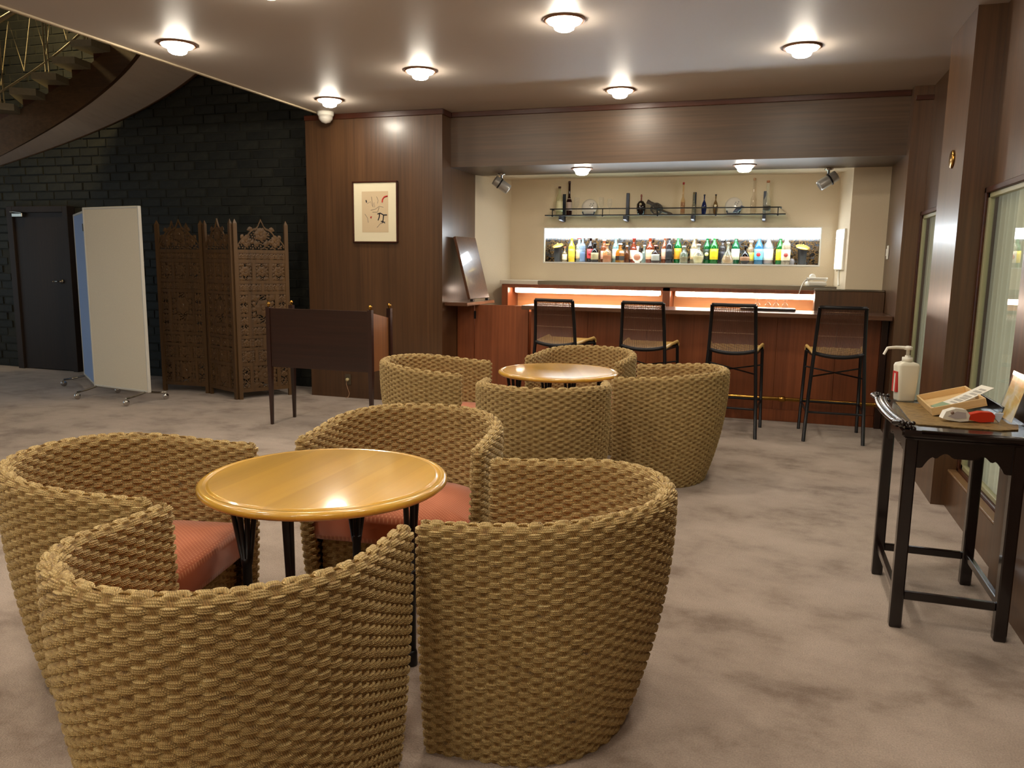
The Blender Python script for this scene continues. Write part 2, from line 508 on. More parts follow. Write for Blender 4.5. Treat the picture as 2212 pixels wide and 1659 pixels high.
def copy_thing(root, loc, rz, label=None):
    def rec(o, par):
        c = o.copy(); COL.objects.link(c)
        if par: c.parent = par
        for ch in o.children: rec(ch, c)
        return c
    r = rec(root, None)
    r.location = loc; r.rotation_euler = (0, 0, rz)
    if label: r['label'] = label
    return r

# ------------------------------------------------------------------ room shell
ZC = 3.04          # lounge ceiling
XE = -4.63         # edge of the lounge ceiling, open hall beyond
B = lambda a, b, e=0.0: MB().box(a, b, e)
struct('floor', B((-11.5, -2.2, -0.06), (1.7, 9.7, 0)), M['carpet'])
struct('ceiling', B((XE, -2.2, ZC), (1.7, 9.7, ZC + 0.3)), M['ceiling'])
struct('trim_1', B((XE - 0.03, -2.2, ZC - 0.012), (XE, 7.62, ZC + 0.3), 0.004), plain('pale_edge_strip', srgb(176, 160, 132), rough=0.6))
struct('ceiling_hall', B((-11.5, -2.2, 5.6), (XE, 8.2, 5.7)), M['ceiling'])
struct('wall_front', B((-11.5, -2.3, 0), (1.7, -2.2, 5.7)), M['plaster'])
wl = MB()
for a, b in (((-11.6, -2.3, 0), (-11.5, 1.2, 5.7)), ((-11.6, 7.4, 0), (-11.5, 8.4, 5.7)), ((-11.6, 1.2, 0), (-11.5, 7.4, .3)), ((-11.6, 1.2, 2.7), (-11.5, 7.4, 5.7))): wl.box(a, b)
struct('wall_left', wl, M['stone'])
w3 = struct('window_3', MB().box((-11.57, 1.2, .3), (-11.53, 1.26, 2.7)).box((-11.57, 4.27, .3), (-11.53, 4.33, 2.7)).box((-11.57, 7.34, .3), (-11.53, 7.4, 2.7)).box((-11.57, 1.26, .3), (-11.53, 7.34, .36)).box((-11.57, 1.26, 2.64), (-11.53, 7.34, 2.7)), M['steel'])
MB().box((-11.555, 4.33, .36), (-11.55, 7.34, 2.64)).build('pane', M['pane'], w3)
MB().box((-11.555, 1.26, .36), (-11.55, 4.27, 2.64)).build('pane', M['pane'], w3)
struct('wall_upper', B((XE, -2.2, ZC + .3), (XE + .1, 9.7, 5.7)), M['plaster'])

# picture wall: one deep box, its right end is the side of the bar recess
struct('wall_back_left', B((-4.87, 7.62, 0), (-3.27, 8.57, ZC)), M['wood'])
struct('wall_back_header', B((-3.27, 7.85, 2.49), (1.06, 8.68, ZC)), M['wood_h'])
struct('trim_2', B((-4.87, 7.60, ZC - 0.055), (-3.255, 7.62, ZC), 0.004), M['wood_dark'])
struct('trim_3', B((-3.255, 7.83, ZC - 0.05), (1.06, 7.85, ZC), 0.004), M['wood_dark'])
struct('trim_4', B((-3.27, 7.62, ZC - 0.055), (-3.255, 7.83, ZC), 0.003), M['wood_dark'])
# bar recess
struct('ceiling_bar', B((-3.27, 8.68, 2.49), (1.06, 9.6, 2.56)), M['plaster'])
struct('wall_bar_left', MB().prism([(-3.27, 8.57), (-3.03, 9.16), (-3.03, 9.6), (-3.27, 9.6)], 0, 2.49), M['plaster'])
NX0, NX1, NZ0, NZ1, NY0, NY1 = -2.605, 0.47, 1.525, 1.92, 9.16, 9.50
wb = MB()
wb.box((-3.03, NY0, 0), (0.66, 9.6, NZ0)); wb.box((-3.03, NY0, NZ1), (0.66, 9.6, 2.49))
wb.box((-3.03, NY0, NZ0), (NX0, 9.6, NZ1)); wb.box((NX1, NY0, NZ0), (0.66, 9.6, NZ1))
struct('wall_back', wb, M['plaster'])
struct('wall_bar_right', MB().prism([(0.715, 8.70), (1.06, 8.70), (1.06, 9.6), (0.63, 9.6), (0.63, 9.16)], 0, 2.49), M['plaster'])
# lit bottle niche (part of the back wall)
ni = bpy.data.objects['wall_back']
MB().box((NX0, NY1 - 0.01, NZ0), (NX1, NY1, NZ1)).build('niche_back', M['marble'], ni)
t = MB(); t.box((NX0, NY0, NZ0 - 0.006), (NX1, NY1, NZ0 + 0.004)); t.build('niche_shelf', M['white_plastic'], ni)
mir = plain('niche_mirror', srgb(210, 214, 218), rough=0.05, metal=1.0)
MB().box((NX0, NY0 + 0.02, NZ0), (NX0 + 0.006, NY1, NZ1)).build('niche_end', mir, ni)
MB().box((NX1 - 0.006, NY0 + 0.02, NZ0), (NX1, NY1, NZ1)).build('niche_end', mir, ni)
fr = MB()
for a, b in (((NX0 - .012, NY0 - .006, NZ0 - .012), (NX1 + .012, NY0, NZ0)), ((NX0 - .012, NY0 - .006, NZ1), (NX1 + .012, NY0, NZ1 + .012)),
             ((NX0 - .012, NY0 - .006, NZ0), (NX0, NY0, NZ1)), ((NX1, NY0 - .006, NZ0), (NX1 + .012, NY0, NZ1))):
    fr.box(a, b)
fr.build('niche_frame', M['frame_grey'], ni)
lt = MB().box((NX0 + 0.008, NY0 + 0.008, 1.812), (NX1 - 0.008, NY0 + 0.05, NZ1 - 0.002)).build('niche_light', M['tube_white'])
tag(lt, 'long white light diffuser along the top of the bottle niche', 'light')

# right side: posts with window bays between
struct('wall_right_back', B((1.06, 7.69, 0), (1.6, 9.6, ZC)), M['wood'])
struct('wall_right_middle', B((1.06, 5.5, 0), (1.6, 6.22, ZC)), M['wood'])
struct('wall_right_near', B((1.06, 3.30, 0), (1.6, 4.08, ZC)), M['wood'])
struct('wall_right_front', B((1.14, -2.2, 0), (1.6, 3.30, ZC)), M['wood'])
struct('trim_5', B((1.075, 7.672, ZC - 0.12), (1.235, 7.69, ZC - 0.08), 0.003), M['wood_dark'])
for k, (y0, y1) in enumerate(((6.22, 7.69), (4.08, 5.5))):
    n = str(k + 1)
    struct('wall_right_low_' + n, B((1.14, y0, 0), (1.25, y1, 0.225)), M['wood'])
    struct('wall_right_lintel_' + n, B((1.215, y0, 1.99), (1.25, y1, ZC)), M['wood'])
    win = struct('window_' + n, B((1.14, y0, 0.225), (1.19, y1, 0.24), 0.003), plain('sill_' + n, srgb(122, 92, 62), rough=0.35))
    f = MB()
    for a, b in (((1.19, y0, 0.225), (1.245, y0 + .035, 1.99)), ((1.19, y1 - .035, 0.225), (1.245, y1, 1.99)),
                 ((1.19, y0, 0.225), (1.245, y1, 0.26)), ((1.19, y0, 1.955), (1.245, y1, 1.99))):
        f.box(a, b, 0.004)
    f.build('window_frame', M['wood_dark'], win)
    g_ = MB()
    for a, b in (((1.205, y0 + .035, 0.26), (1.235, y0 + .075, 1.955)), ((1.205, y1 - .075, 0.26), (1.235, y1 - .035, 1.955)),
                 ((1.205, y0 + .035, 0.26), (1.235, y1 - .035, 0.29)), ((1.205, y0 + .035, 1.925), (1.235, y1 - .035, 1.955))):
        g_.box(a, b, 0.003)
    g_.build('sash', plain('olive_sash_' + n, srgb(150, 146, 112), rough=0.4), win)
    MB().box((1.217, y0 + .07, 0.285), (1.222, y1 - .07, 1.93)).build('pane', M['pane'], win)
    # pleated curtain behind the glass
    c = MB(); NP = 64
    vs = []; fs = []
    for i in range(NP * 4 + 1):
        y = y0 + 0.002 + (y1 - y0 - 0.004) * i / (NP * 4)
        x = 1.272 + 0.012 * math.sin(2 * PI * i / 16) + 0.004 * math.sin(i * 0.21)
        vs += [(x, y, 0.16), (x + 0.004, y, 2.06)]
        if i: fs.append((2 * i - 2, 2 * i, 2 * i + 1, 2 * i - 1))
    c.add(vs, fs, True)
    cu = c.build('curtain', M['curtain'])
    tag(cu, ('pale greenish curtain behind the far window, beside the bar' if k == 0 else
             'pale greenish curtain behind the near window with the bar reflected'), 'curtain', 'curtains behind the windows')

# ------------------------------------------------------------------ hall: stone wall with real blocks
WY = 8.12
sw = struct('wall_back_hall', B((-11.5, WY, 0), (-4.87, WY + 0.1, 5.7)), M['mortar'])
bw, bh = 0.30, 0.107
def block_mesh(k):
    r = random.Random(k)
    e = 0.006
    b = MB()
    p = 0.006 + 0.014 * r.random()
    x0, x1, z0, z1 = -bw / 2 + e, bw / 2 - e, -bh / 2 + e, bh / 2 - e
    j = lambda: r.uniform(-0.004, 0.004)
    b.add([(x0, 0, z0), (x1, 0, z0), (x1, 0, z1), (x0, 0, z1),
           (x0 + .004, -p + j(), z0 + .004), (x1 - .004, -p + j(), z0 + .004), (x1 - .004, -p + j(), z1 - .004), (x0 + .004, -p + j(), z1 - .004)],
          [(4, 5, 6, 7), (0, 1, 5, 4), (1, 2, 6, 5), (2, 3, 7, 6), (3, 0, 4, 7)])
    return b
bmesh_data = [block_mesh(k).mesh('stone_block', M['stone']) for k in range(8)]
R3 = Matrix((r2, d2, fwd))
def pix(p):
    q = R3 @ (Vector(p) - Vector((0, 0, CAM_H)))
    return (1106 + FPX * q.x / q.z, 829.5 + FPX * q.y / q.z)
rest = MB(); nblk = 0
cells = []
for j in range(int(5.6 / bh)):
    for i in range(-1, 24):
        x = -11.5 + (i + 0.5 + (0.5 if j % 2 else 0) + 0.12 * math.sin(j * 2.3)) * bw
        z = (j + 0.5) * bh
        if x > -4.87 - bw / 2 or x < -11.45 + bw / 2: continue
        if -9.70 - bw / 2 < x < -8.70 + bw / 2 - 0.05 and z < 2.14: continue
        u, v = pix((x, WY, z))
        seen = -40 < u < 700 and -30 < v < 870
        hid = (170 < u < 330 and v > 445) or (340 < u < 630 and v > 500) or v < 20 + u * 0.335
        cells.append((not seen or hid, abs(v - 400) * 0.6 + abs(u - 560) * 0.4, x, z))
cells.sort()
for hid, d, x, z in cells:
    if nblk < 300 and not hid:
        o = bpy.data.objects.new('stone_block', bmesh_data[random.randrange(8)])
        COL.objects.link(o); o.parent = sw; o.location = (x, WY, z); nblk += 1
    else:
        b = block_mesh(random.randrange(8))
        rest.add([(p[0] + x, p[1] + WY, p[2] + z) for p in b.v], b.f)
tag(rest.build('stone_courses', M['stone'], sw), kind='stuff')

dr = struct('door_1', B((-9.60, 8.02, 0.01), (-8.74, 8.06, 2.08), 0.004), M['door'])
f = MB(); f.box((-9.70, 7.99, 0), (-9.60, 8.12, 2.16), 0.004); f.box((-8.74, 7.99, 0), (-8.66, 8.12, 2.16), 0.004)
f.box((-9.60, 7.99, 2.08), (-8.74, 8.12, 2.16), 0.004); f.build('door_frame', M['door'], dr)
h = MB(); h.lathe([(.026, 0), (.026, .012), (.01, .014), (.01, .05)], (-8.85, 8.02, 1.19), 14, (0, -1, 0))
h.tube([(-8.85, 7.972, 1.19), (-8.90, 7.968, 1.19), (-8.96, 7.972, 1.188)], .009, 8); h.build('door_handle', M['steel'], dr)
h = MB(); h.box((-9.58, 7.965, 2.02), (-9.40, 8.02, 2.07), .006); h.tube([(-9.42, 7.98, 2.075), (-9.50, 7.93, 2.085), (-9.62, 7.98, 2.09)], .007, 6)
h.build('door_closer', M['steel'], dr)

# ------------------------------------------------------------------ curved stair in the hall
SX, SY, RI, RO = -7.027, 5.587, 1.647, 2.46
zs = lambda a: 3.528 - 1.07 * (a - 1.5)          # underside height at polar angle a
pol = lambda r, a, z: (SX + r * math.cos(a) , SY + r * math.sin(a), z)
st = thing('curved_stair', 'curved stair with wooden stringer and pale underside rising up in the hall', 'stair', (SX, SY, 0))
lp = lambda r, a, z: (r * math.cos(a), r * math.sin(a), z)
A0, A1, NA = 0.55, 3.3, 72
def sweep(prof):
    mb = MB(); vs = []; fs = []; n = len(prof)
    for i in range(NA + 1):
        a = A0 + (A1 - A0) * i / NA
        for r, dz in prof: vs.append(lp(r, a, zs(a) + dz))
    for i in range(NA):
        for k in range(n):
            j = (k + 1) % n
            fs.append((i * n + k, (i + 1) * n + k, (i + 1) * n + j, i * n + j))
    fs.append(tuple(range(n))); fs.append(tuple(range(NA * n + n - 1, NA * n - 1, -1)))
    return mb.add(vs, fs, True)
def flat(o):
    for p in o.data.polygons: p.use_smooth = False
    return o
flat(sweep([(RI, 0), (RI, .37), (RI + .05, .37), (RI + .05, 0)]).build('stringer', M['wood_h'], st))
flat(sweep([(RI + .05, .012), (RO, .012), (RO, .06), (RI + .05, .06)]).build('soffit', M['plaster_grey'], st))
flat(sweep([(RO, 0), (RO, .37), (RO + .03, .37), (RO + .03, 0)]).build('outer_stringer', M['wood_h'], st))
tread_m = plain('stair_tread', srgb(122, 116, 100), rough=0.6, noise=0.08)
da = 0.159
for k in range(16):
    a = 0.72 + da * k
    zt = zs(a) + 0.47
    vs = []; 
    for z in (zt - .07, zt):
        for r, aa in ((RI - .26, a - .082), (RO - .02, a - .082), (RO - .02, a + .102), (RI - .26, a + .102)):
            vs.append(lp(r, aa, z))
    MB().add(vs, [(0, 1, 2, 3), (7, 6, 5, 4), (0, 4, 5, 1), (1, 5, 6, 2), (2, 6, 7, 3), (3, 7, 4, 0)]).build('tread', tread_m, st)
    # support block under each tread, on the stringer
    vs = []
    for z in (zt - .20, zt - .07):
        for r, aa in ((RI + .02, a - .075), (RO - .05, a - .075), (RO - .05, a + .06), (RI + .02, a + .06)):
            vs.append(lp(r, aa, z))
    MB().add(vs, [(0, 1, 2, 3), (7, 6, 5, 4), (0, 4, 5, 1), (1, 5, 6, 2), (2, 6, 7, 3), (3, 7, 4, 0)]).build('tread_block', M['wood_dark'], st)
rail_m = plain('rail_metal', srgb(120, 112, 96), rough=0.4, metal=0.5)
for k in range(0, 16, 2):
    a = 0.72 + da * k
    mb = MB()
    for q in (-.012, .012):
        p = lp(RI - .20, a + q, zs(a) + .44); mb.tube([p, (p[0], p[1], p[2] + .86)], .009, 6)
    mb.build('baluster', rail_m, st)
hr = MB().tube([lp(RI - .20, A0 + .1 + (2.7) * i / 40, zs(A0 + .1 + 2.7 * i / 40) + 1.30) for i in range(41)], .026, 10); hr.build('handrail', rail_m, st)
hr = MB().tube([lp(RI - .20, A0 + .1 + (2.7) * i / 40, zs(A0 + .1 + 2.7 * i / 40) + .60) for i in range(41)], .012, 8); hr.build('lower_rail', rail_m, st)
wz = MB()
for k in range(0, 15):
    a = 0.72 + da * k; b_ = a + da
    p = lp(RI - .20, a, zs(a) + .66); q = lp(RI - .20, (a + b_) / 2, zs((a + b_) / 2) + 1.24); r_ = lp(RI - .20, b_, zs(b_) + .66)
    wz.tube([p, q, r_], .005, 5)
wz.build('infill_rod', plain('pale_rod', srgb(180, 166, 132), rough=0.5), st)
hl = MB(); hl.lathe([(1e-5, -.10), (.14, -.07), (.17, 0), (.14, .07), (.05, .1), (1e-5, .1)], (0, 0, 0), 20)
hl2 = thing('pendant_lamp', 'warm globe lamp hanging high in the stair hall', 'lamp', (-8.5, 6.9, 4.7))
hl.build('lamp_shade', emit('hall_lamp', (1.0, 0.74, 0.32), 60.0), hl2)
MB().tube([(0, 0, .1), (0, 0, .85)], .008, 6).build('cord', M['black_metal'], hl2)

# ------------------------------------------------------------------ ceiling lamps
def downlight(name, label, z, lens, group, r=0.135):
    t = thing(name, label, 'light', (0, 0, 0), 0, group)
    MB().lathe([(r, 0), (r, -.006), (r - .008, -.012), (r - .020, -.012), (r - .024, -.004), (r - .024, 0)], (0, 0, 0), 32).build('trim_ring', M['bronze_trim'], t)
    MB().lathe([(r - .024, -.008), (r - .03, -.020), (.07, -.034), (.062, -.058), (.045, -.068), (1e-5, -.072)], (0, 0, 0), 28).build('lens', lens, t)
    return t
g_c = 'round ceiling downlights over the lounge'
dl = downlight('ceiling_light', 'x', ZC, M['lens'], g_c)
spots_c = [(-4.19, 4.92, 'round downlight by the ceiling edge, in front of the curved stair'),
           (-4.15, 6.93, 'round downlight beside the white dome at the ceiling corner'),
           (-2.81, 6.10, 'round downlight in the ceiling above the framed picture'),
           (-1.352, 5.115, 'round downlight at the top middle of the picture, largest of all'),
           (-1.38, 7.21, 'round downlight closest to the header above the bar'),
           (0.107, 6.17, 'round downlight nearest the window posts on the right')]
first = True
for x, y, lb in spots_c:
    o = dl if first else copy_thing(dl, (x, y, ZC), 0, lb)
    if first: o.location = (x, y, ZC); o['label'] = lb
    first = False
for q_, (x, y) in enumerate(((-2.80, 4.05), (0.10, 4.05), (-4.2, 2.85), (-1.35, 3.0), (-2.8, 1.95), (0.10, 1.95), (-4.2, .75), (-1.35, .85), (-2.8, -.2), (.1, -.2), (-4.2, -1.4), (-1.35, -1.3))):
    copy_thing(dl, (x, y, ZC), 0, 'round ceiling downlight above or behind the camera, outside the picture')
db = downlight('bar_downlight', 'small recessed downlight under the bar header, left of two', 2.49, M['lens_bar'], 'downlights under the bar header', 0.115)
db.location = (-1.94, 8.19, 2.49)
copy_thing(db, (-0.32, 8.25, 2.49), 0, 'small recessed downlight under the bar header, right of two')

def spot(label, loc, aim):
    t = thing('spotlight', label, 'light', loc, 0, 'chrome spotlights under the bar header')
    MB().lathe([(.045, 0), (.045, -.012), (.012, -.02), (.012, -.09)], (0, 0, 0), 16).build('mount', M['chrome'], t)
    d = Vector(aim).normalized(); c = Vector((0, 0, -.12))
    p0 = c - d * .10; 
    MB().lathe([(.02, 0), (.052, .004), (.055, .02), (.055, .19), (.05, .2), (.045, .17), (1e-5, .165)], p0, 20, d).build('head', M['spot_grey'], t)
    MB().lathe([(.0555, .07), (.062, .072), (.062, .085), (.0555, .087)], p0, 20, d).build('band', M['black_metal'], t)
    MB().tube([(0, 0, -.08), (.0, 0, -.12)], .014, 8).build('bracket', M['black_metal'], t)
spot('chrome spotlight under the bar header, above the raised counter flap', (-2.93, 8.5, 2.49), (.75, .35, -.55))
spot('chrome spotlight under the bar header, above the glowing right end', (0.48, 8.72, 2.49), (-.75, -.1, -.5))
dm = thing('dome_detector', 'white dome detector at the corner of the ceiling by the hall', 'detector', (-4.53, 7.48, ZC))
MB().lathe([(.085, 0), (.085, -.03), (.075, -.045)], (0, 0, 0), 24).build('base', M['white_plastic'], dm)
MB().lathe([(.075, -.045), (.07, -.075), (.045, -.105), (1e-5, -.118)], (0, 0, 0), 24).build('dome', plain('dome_white', srgb(206, 200, 190), rough=0.15), dm)

# ------------------------------------------------------------------ bar
bar = thing('bar_counter', 'long bar counter with red-brown front and dark overhanging top', 'counter', (0, 8.04, 0))
lx = lambda mb, n, mt: mb.build(n, mt, bar)
edges = [-2.42, -1.80, -1.18, -0.55, 0.08, 0.62, 1.0]
for a, b in zip(edges[:-1], edges[1:]):
    lx(B((a + .001, 0, .115), (b - .001, .03, 1.03), .0015), 'front_panel', M['wood_red'])
lx(B((-2.42, -.012, 0), (1.0, .03, .115), .003), 'kick_board', M['wood_red'])
lx(B((-2.42, .03, .0), (1.0, .26, 1.03)), 'body', M['wood_red'])
lx(B((1.0, -.06, 0), (1.055, .30, 1.035), .003), 'end_post', M['mahogany_v'])
lx(B((-2.44, -.29, 1.035), (1.055, .36, 1.075), .004), 'counter_top', M['wood_top'])
lx(B((-2.42, .30, .85), (.95, .36, 1.03)), 'inner_rail', M['steel'])
rl = thing('foot_rail', 'brass foot rail running along the bottom of the bar front', 'rail', (0, 7.86, .25))
MB().tube([(-2.35, 0, 0), (.985, 0, 0)], .019, 12).build('rail_tube', M['brass'], rl)
for x in (-2.1, -1.2, -.4, .16):
    k = MB(); k.lathe([(.024, -.03), (.027, -.022), (.027, .022), (.024, .03)], (x, 0, 0), 14, (1, 0, 0)); k.tube([(x, 0, 0), (x, .09, -.02), (x, .17, -.02)], .011, 8)
    k.build('bracket', M['brass'], rl)
k = MB(); k.lathe([(.03, 0), (.03, .012), (.02, .02), (.02, .05)], (1.0, 0, 0), 14, (-1, 0, 0)); k.build('end_flange', M['brass'], rl)

# gate, ledge and raised flap at the left end
gt = thing('bar_gate', 'low red-brown swing gate at the left end of the bar', 'gate', (-3.06, 8.03, 0))
B((0, 0, .06), (.612, .03, 1.055), .003).build('leaf', M['wood_red'], gt)
k = B((-.006, -.008, .90), (.016, 0, .985), .002); k.build('hinge', M['black_metal'], gt)
k = B((-.006, -.008, .14), (.016, 0, .225), .002); k.build('hinge', M['black_metal'], gt)
pt = thing('gate_post_panel', 'narrow red-brown fixed panel left of the bar gate', 'panel', (-3.265, 8.03, 0))
B((0, 0, 0), (.195, .10, 1.05), .003).build('panel', M['wood_red'], pt)
lg = thing('bar_ledge', 'short wooden ledge against the wall under the raised flap', 'ledge', (-3.265, 7.66, 1.05))
B((0, 0, 0.002), (.26, .86, .04), .004).build('board', M['wood_top'], lg)
fl = thing('counter_flap', 'raised dark counter flap leaning against the wall above the gate', 'flap', (-3.045, 7.82, 1.092), -.07)
tilt = Matrix.Translation((0, 0, .022)) @ Matrix.Rotation(math.radians(-15), 4, 'Y')
k = MB(); k.obox(None, (.03, .50, .68), 0, .003, tilt @ Matrix.Translation((0, .25, .345))); k.build('board', M['wood_top'], fl)
for y in (.05, .44):
    k = MB(); k.obox(None, (.035, .03, .022), 0, .002, Matrix.Translation((.012, y, .013))); k.tube([(.02, y - .02, .012), (.02, y + .02, .012)], .009, 8); k.build('hinge', M['black_metal'], fl)

# back counter with lit shelf
bc = thing('back_counter', 'back bar counter with steel top and lit orange shelf below', 'counter', (0, 8.74, 0))
B((-3.02, 0, 1.265), (-2.56, .41, 1.31), .004).build('top_end', plain('pale_stone_top', srgb(206, 196, 178), rough=0.3), bc)
B((-2.56, 0, 1.265), (.64, .41, 1.31), .004).build('steel_top', M['steel'], bc)
B((-3.02, .02, .0), (.64, .41, 0.95)).build('cabinet', M['wood_red'], bc)
B((-3.02, .40, .95), (.64, .415, 1.265)).build('shelf_back', M['wood_orange'], bc)
for x0, x1 in ((-3.0, -2.925), (-1.13, -1.05), (.55, .64)):
    B((x0, .015, .95), (x1, .40, 1.262), .002).build('divider', M['wood_red'], bc)
B((-2.925, .015, 1.225), (.55, .035, 1.263), .002).build('lip', M['wood_red'], bc)
for x0, x1, s_ in ((-2.87, -1.19, 'left'), (-.99, .50, 'right')):
    tb = thing('tube_lamp', 'warm glowing tube under the back counter, ' + s_ + ' of the divider', 'light', ((x0 + x1) / 2, 8.90, 1.19))
    MB().tube([(-(x1 - x0) / 2, 0, 0), ((x1 - x0) / 2, 0, 0)], .026, 12).build('tube', M['tube_warm'], tb)
    k = MB(); k.box((-(x1 - x0) / 2 - .02, .02, -.02), ((x1 - x0) / 2 + .02, .06, .05)); k.build('fitting', M['white_plastic'], tb)
# return at the right end
rt = thing('bar_return', 'brown wooden end cabinet closing the right end of the bar', 'cabinet', (.42, 8.42, 0))
B((0, 0, 1.0), (.635, .025, 1.27), .002).build('front_panel', M['wood'], rt)
B((0, .025, .0), (.635, .27, 1.27)).build('body', M['wood'], rt)
B((-.004, .01, 1.272), (.635, .275, 1.29), .003).build('steel_top', M['steel'], rt)
# phone
ph = thing('telephone', 'white telephone on the steel back counter at its right end', 'phone', (.44, 8.86, 1.312), .2)
k = MB(); k.obox((0, 0, .022), (.19, .15, .044), 0, .012); k.build('base', M['white_plastic'], ph)
k = MB(); k.tube([(-.10, -.04, .066), (-.07, -.04, .074), (.07, -.04, .074), (.10, -.04, .066)], [.022, .014, .014, .022], 10); k.build('handset', M['white_plastic'], ph)
k = MB(); k.ball((-.03, .03, .09), .035); k.build('dial_knob', M['white_plastic'], ph)
k = MB(); pts = []
for i in range(60):
    s_ = i / 59; a = i * 1.6
    pts.append((-.10 - .09 * s_, -.04 - .075 * s_ + .008 * math.cos(a), .06 - .14 * s_ * s_ + .008 * math.sin(a)))
k.tube(pts, .004, 5); k.build('cord', M['white_plastic'], ph)
# glowing pass-through on the right recess wall
pw = thing('wall_light_box', 'small glowing white light box on the right wall of the bar recess', 'light', (.683, 8.92, 1.50), math.radians(10.5))
B((-.03, -.13, -.02), (-.002, .17, .40), .003).build('frame', M['white_plastic'], pw)
B((-.034, -.12, .30), (-.031, .16, .39)).build('pane', emit('pale_blue_glow', (.75, .9, 1.0), 2.2), pw)
B((-.040, -.10, -.01), (-.031, .14, .29), .002).build('board', emit('cream_glow', (1.0, .86, .62), 1.1), pw)
k = MB().tube([(-.014, .02, -.02), (-.016, .02, -.10), (-.014, .0, -.18)], .011, 8); k.build('pipe', M['white_plastic'], pw)
sw_ = thing('light_switch', 'white switch plate on the wooden wall right of the bar', 'switch', (1.058, 8.45, 1.655))
B((-.012, -.04, -.065), (0, .04, .065), .003).build('plate', M['white_plastic'], sw_)
B((-.02, -.018, -.035), (-.012, .018, .035), .003).build('rocker', M['white_plastic'], sw_)
bd = thing('round_wall_plate', 'round brass disc on the wooden post between the windows', 'disc', (1.058, 5.82, 2.2))
MB().lathe([(.058, 0), (.058, .006), (.05, .012), (1e-5, .014)], (0, 0, 0), 28, (-1, 0, 0)).build('disc', M['brass'], bd)
# tray and upturned glasses on the counter
tr = thing('glass_tray', 'dark low tray with upturned glasses on the bar, behind the stool third from left', 'tray', (-.02, 8.22, 1.077))
B((-.26, -.10, 0), (.26, .10, .022), .004).build('tray', M['lacquer'], tr)
for i, dx in enumerate((-.10, .0, .075, .16)):
    gg = thing('upturned_glass', ['small upturned glass on the bar tray, first from left', 'small upturned glass on the bar tray, second from left',
               'small upturned glass on the bar tray, third from left', 'small upturned glass on the bar tray, last on the right'][i], 'glass',
               (-.02 + dx, 8.22 + (.02 if i % 2 else -.01), 1.1), 0, 'upturned glasses on the bar tray')
    MB().lathe([(.03, 0), (.026, .03), (.012, .05), (.004, .055), (.004, .075), (.022, .078)], (0, 0, 0), 14).build('bowl', M['acrylic'], gg)

# ------------------------------------------------------------------ wall shelf above the niche
SHZ, SHY = 2.055, 8.96
sh = thing('wall_shelf', 'long glass wall shelf with black metal rail above the bottle niche', 'shelf', (0, SHY, SHZ))
B((-2.55, 0, 0), (.10, .18, .008)).build('glass', M['shelf_glass'], sh)
k = MB(); k.tube([(-2.55, -.004, .004), (.10, -.004, .004)], .007, 6); k.build('edge_bar', M['black_metal'], sh)
k = MB(); k.tube([(-2.49, .17, .075), (-2.49, .01, .075), (-2.47, -.004, .075), (.03, -.004, .075), (.05, .01, .075), (.05, .17, .075)], .007, 6); k.build('rail', M['black_metal'], sh)
for x in (-2.46, -1.87, -1.25, -.62, .02):
    k = MB(); k.tube([(x, -.004, .004), (x, -.004, .075)], .006, 6); k.ball((x, -.004, -.004), .011, 1, 8, 5); k.build('rail_post', M['black_metal'], sh)
for x in (-2.37, -1.62, -.87, -.12):
    k = MB(); k.box((x - .018, .18, -.06), (x + .018, .198, .26), .003); k.slab([(.0, -.045), (.0, -.004), (.19, -.004), (.19, -.06), (.15, -.06)], lambda a, b, c, x=x: (x - .015 + c, a, b), .03)
    k.build('bracket', plain('blue_black_metal', srgb(34, 40, 54), rough=0.4, metal=0.4), sh)

glass_cache = {}
def gmat(rgb, body=.3):
    k = (rgb, body)
    if k not in glass_cache: glass_cache[k] = glassy('bottle_glass', srgb(*rgb), body=body, rough=.02)
    return glass_cache[k]
def pmat(rgb, rough=.5):
    k = (rgb, rough, 'p')
    if k not in glass_cache: glass_cache[k] = plain('bottle_print', srgb(*rgb), rough=rough)
    return glass_cache[k]

SHAPES = {  # profile as (radius fraction, height fraction), neck top last
    'tall': [(.94, 0), (1, .02), (1, .55), (.9, .62), (.45, .74), (.36, .78), (.34, .95), (.40, .955), (.40, .985)],
    'bordeaux': [(.94, 0), (1, .02), (1, .62), (.85, .69), (.42, .75), (.34, .78), (.33, .96), (.38, .965), (.38, .99)],
    'gin': [(.94, 0), (1, .02), (1, .64), (.92, .70), (.48, .76), (.46, .94), (.5, .945), (.5, .98)],
    'squat': [(.9, 0), (1, .03), (1, .50), (.84, .62), (.40, .70), (.34, .74), (.34, .94), (.42, .95), (.42, .99)],
    'round': [(.5, 0), (.78, .04), (1, .28), (.98, .42), (.72, .58), (.34, .68), (.26, .72), (.26, .93), (.34, .94), (.34, .99)],
    'tear': [(.8, 0), (1, .06), (.96, .20), (.62, .44), (.30, .60), (.2, .68), (.18, .92), (.26, .93), (.26, .99)],
    'slim': [(.94, 0), (1, .02), (.96, .42), (.6, .50), (.4, .56), (.36, .92), (.42, .93), (.42, .985)],
    'flask': [(.8, 0), (1, .06), (1, .50), (.82, .62), (.36, .70), (.3, .74), (.3, .93), (.4, .94), (.4, .99)],
}
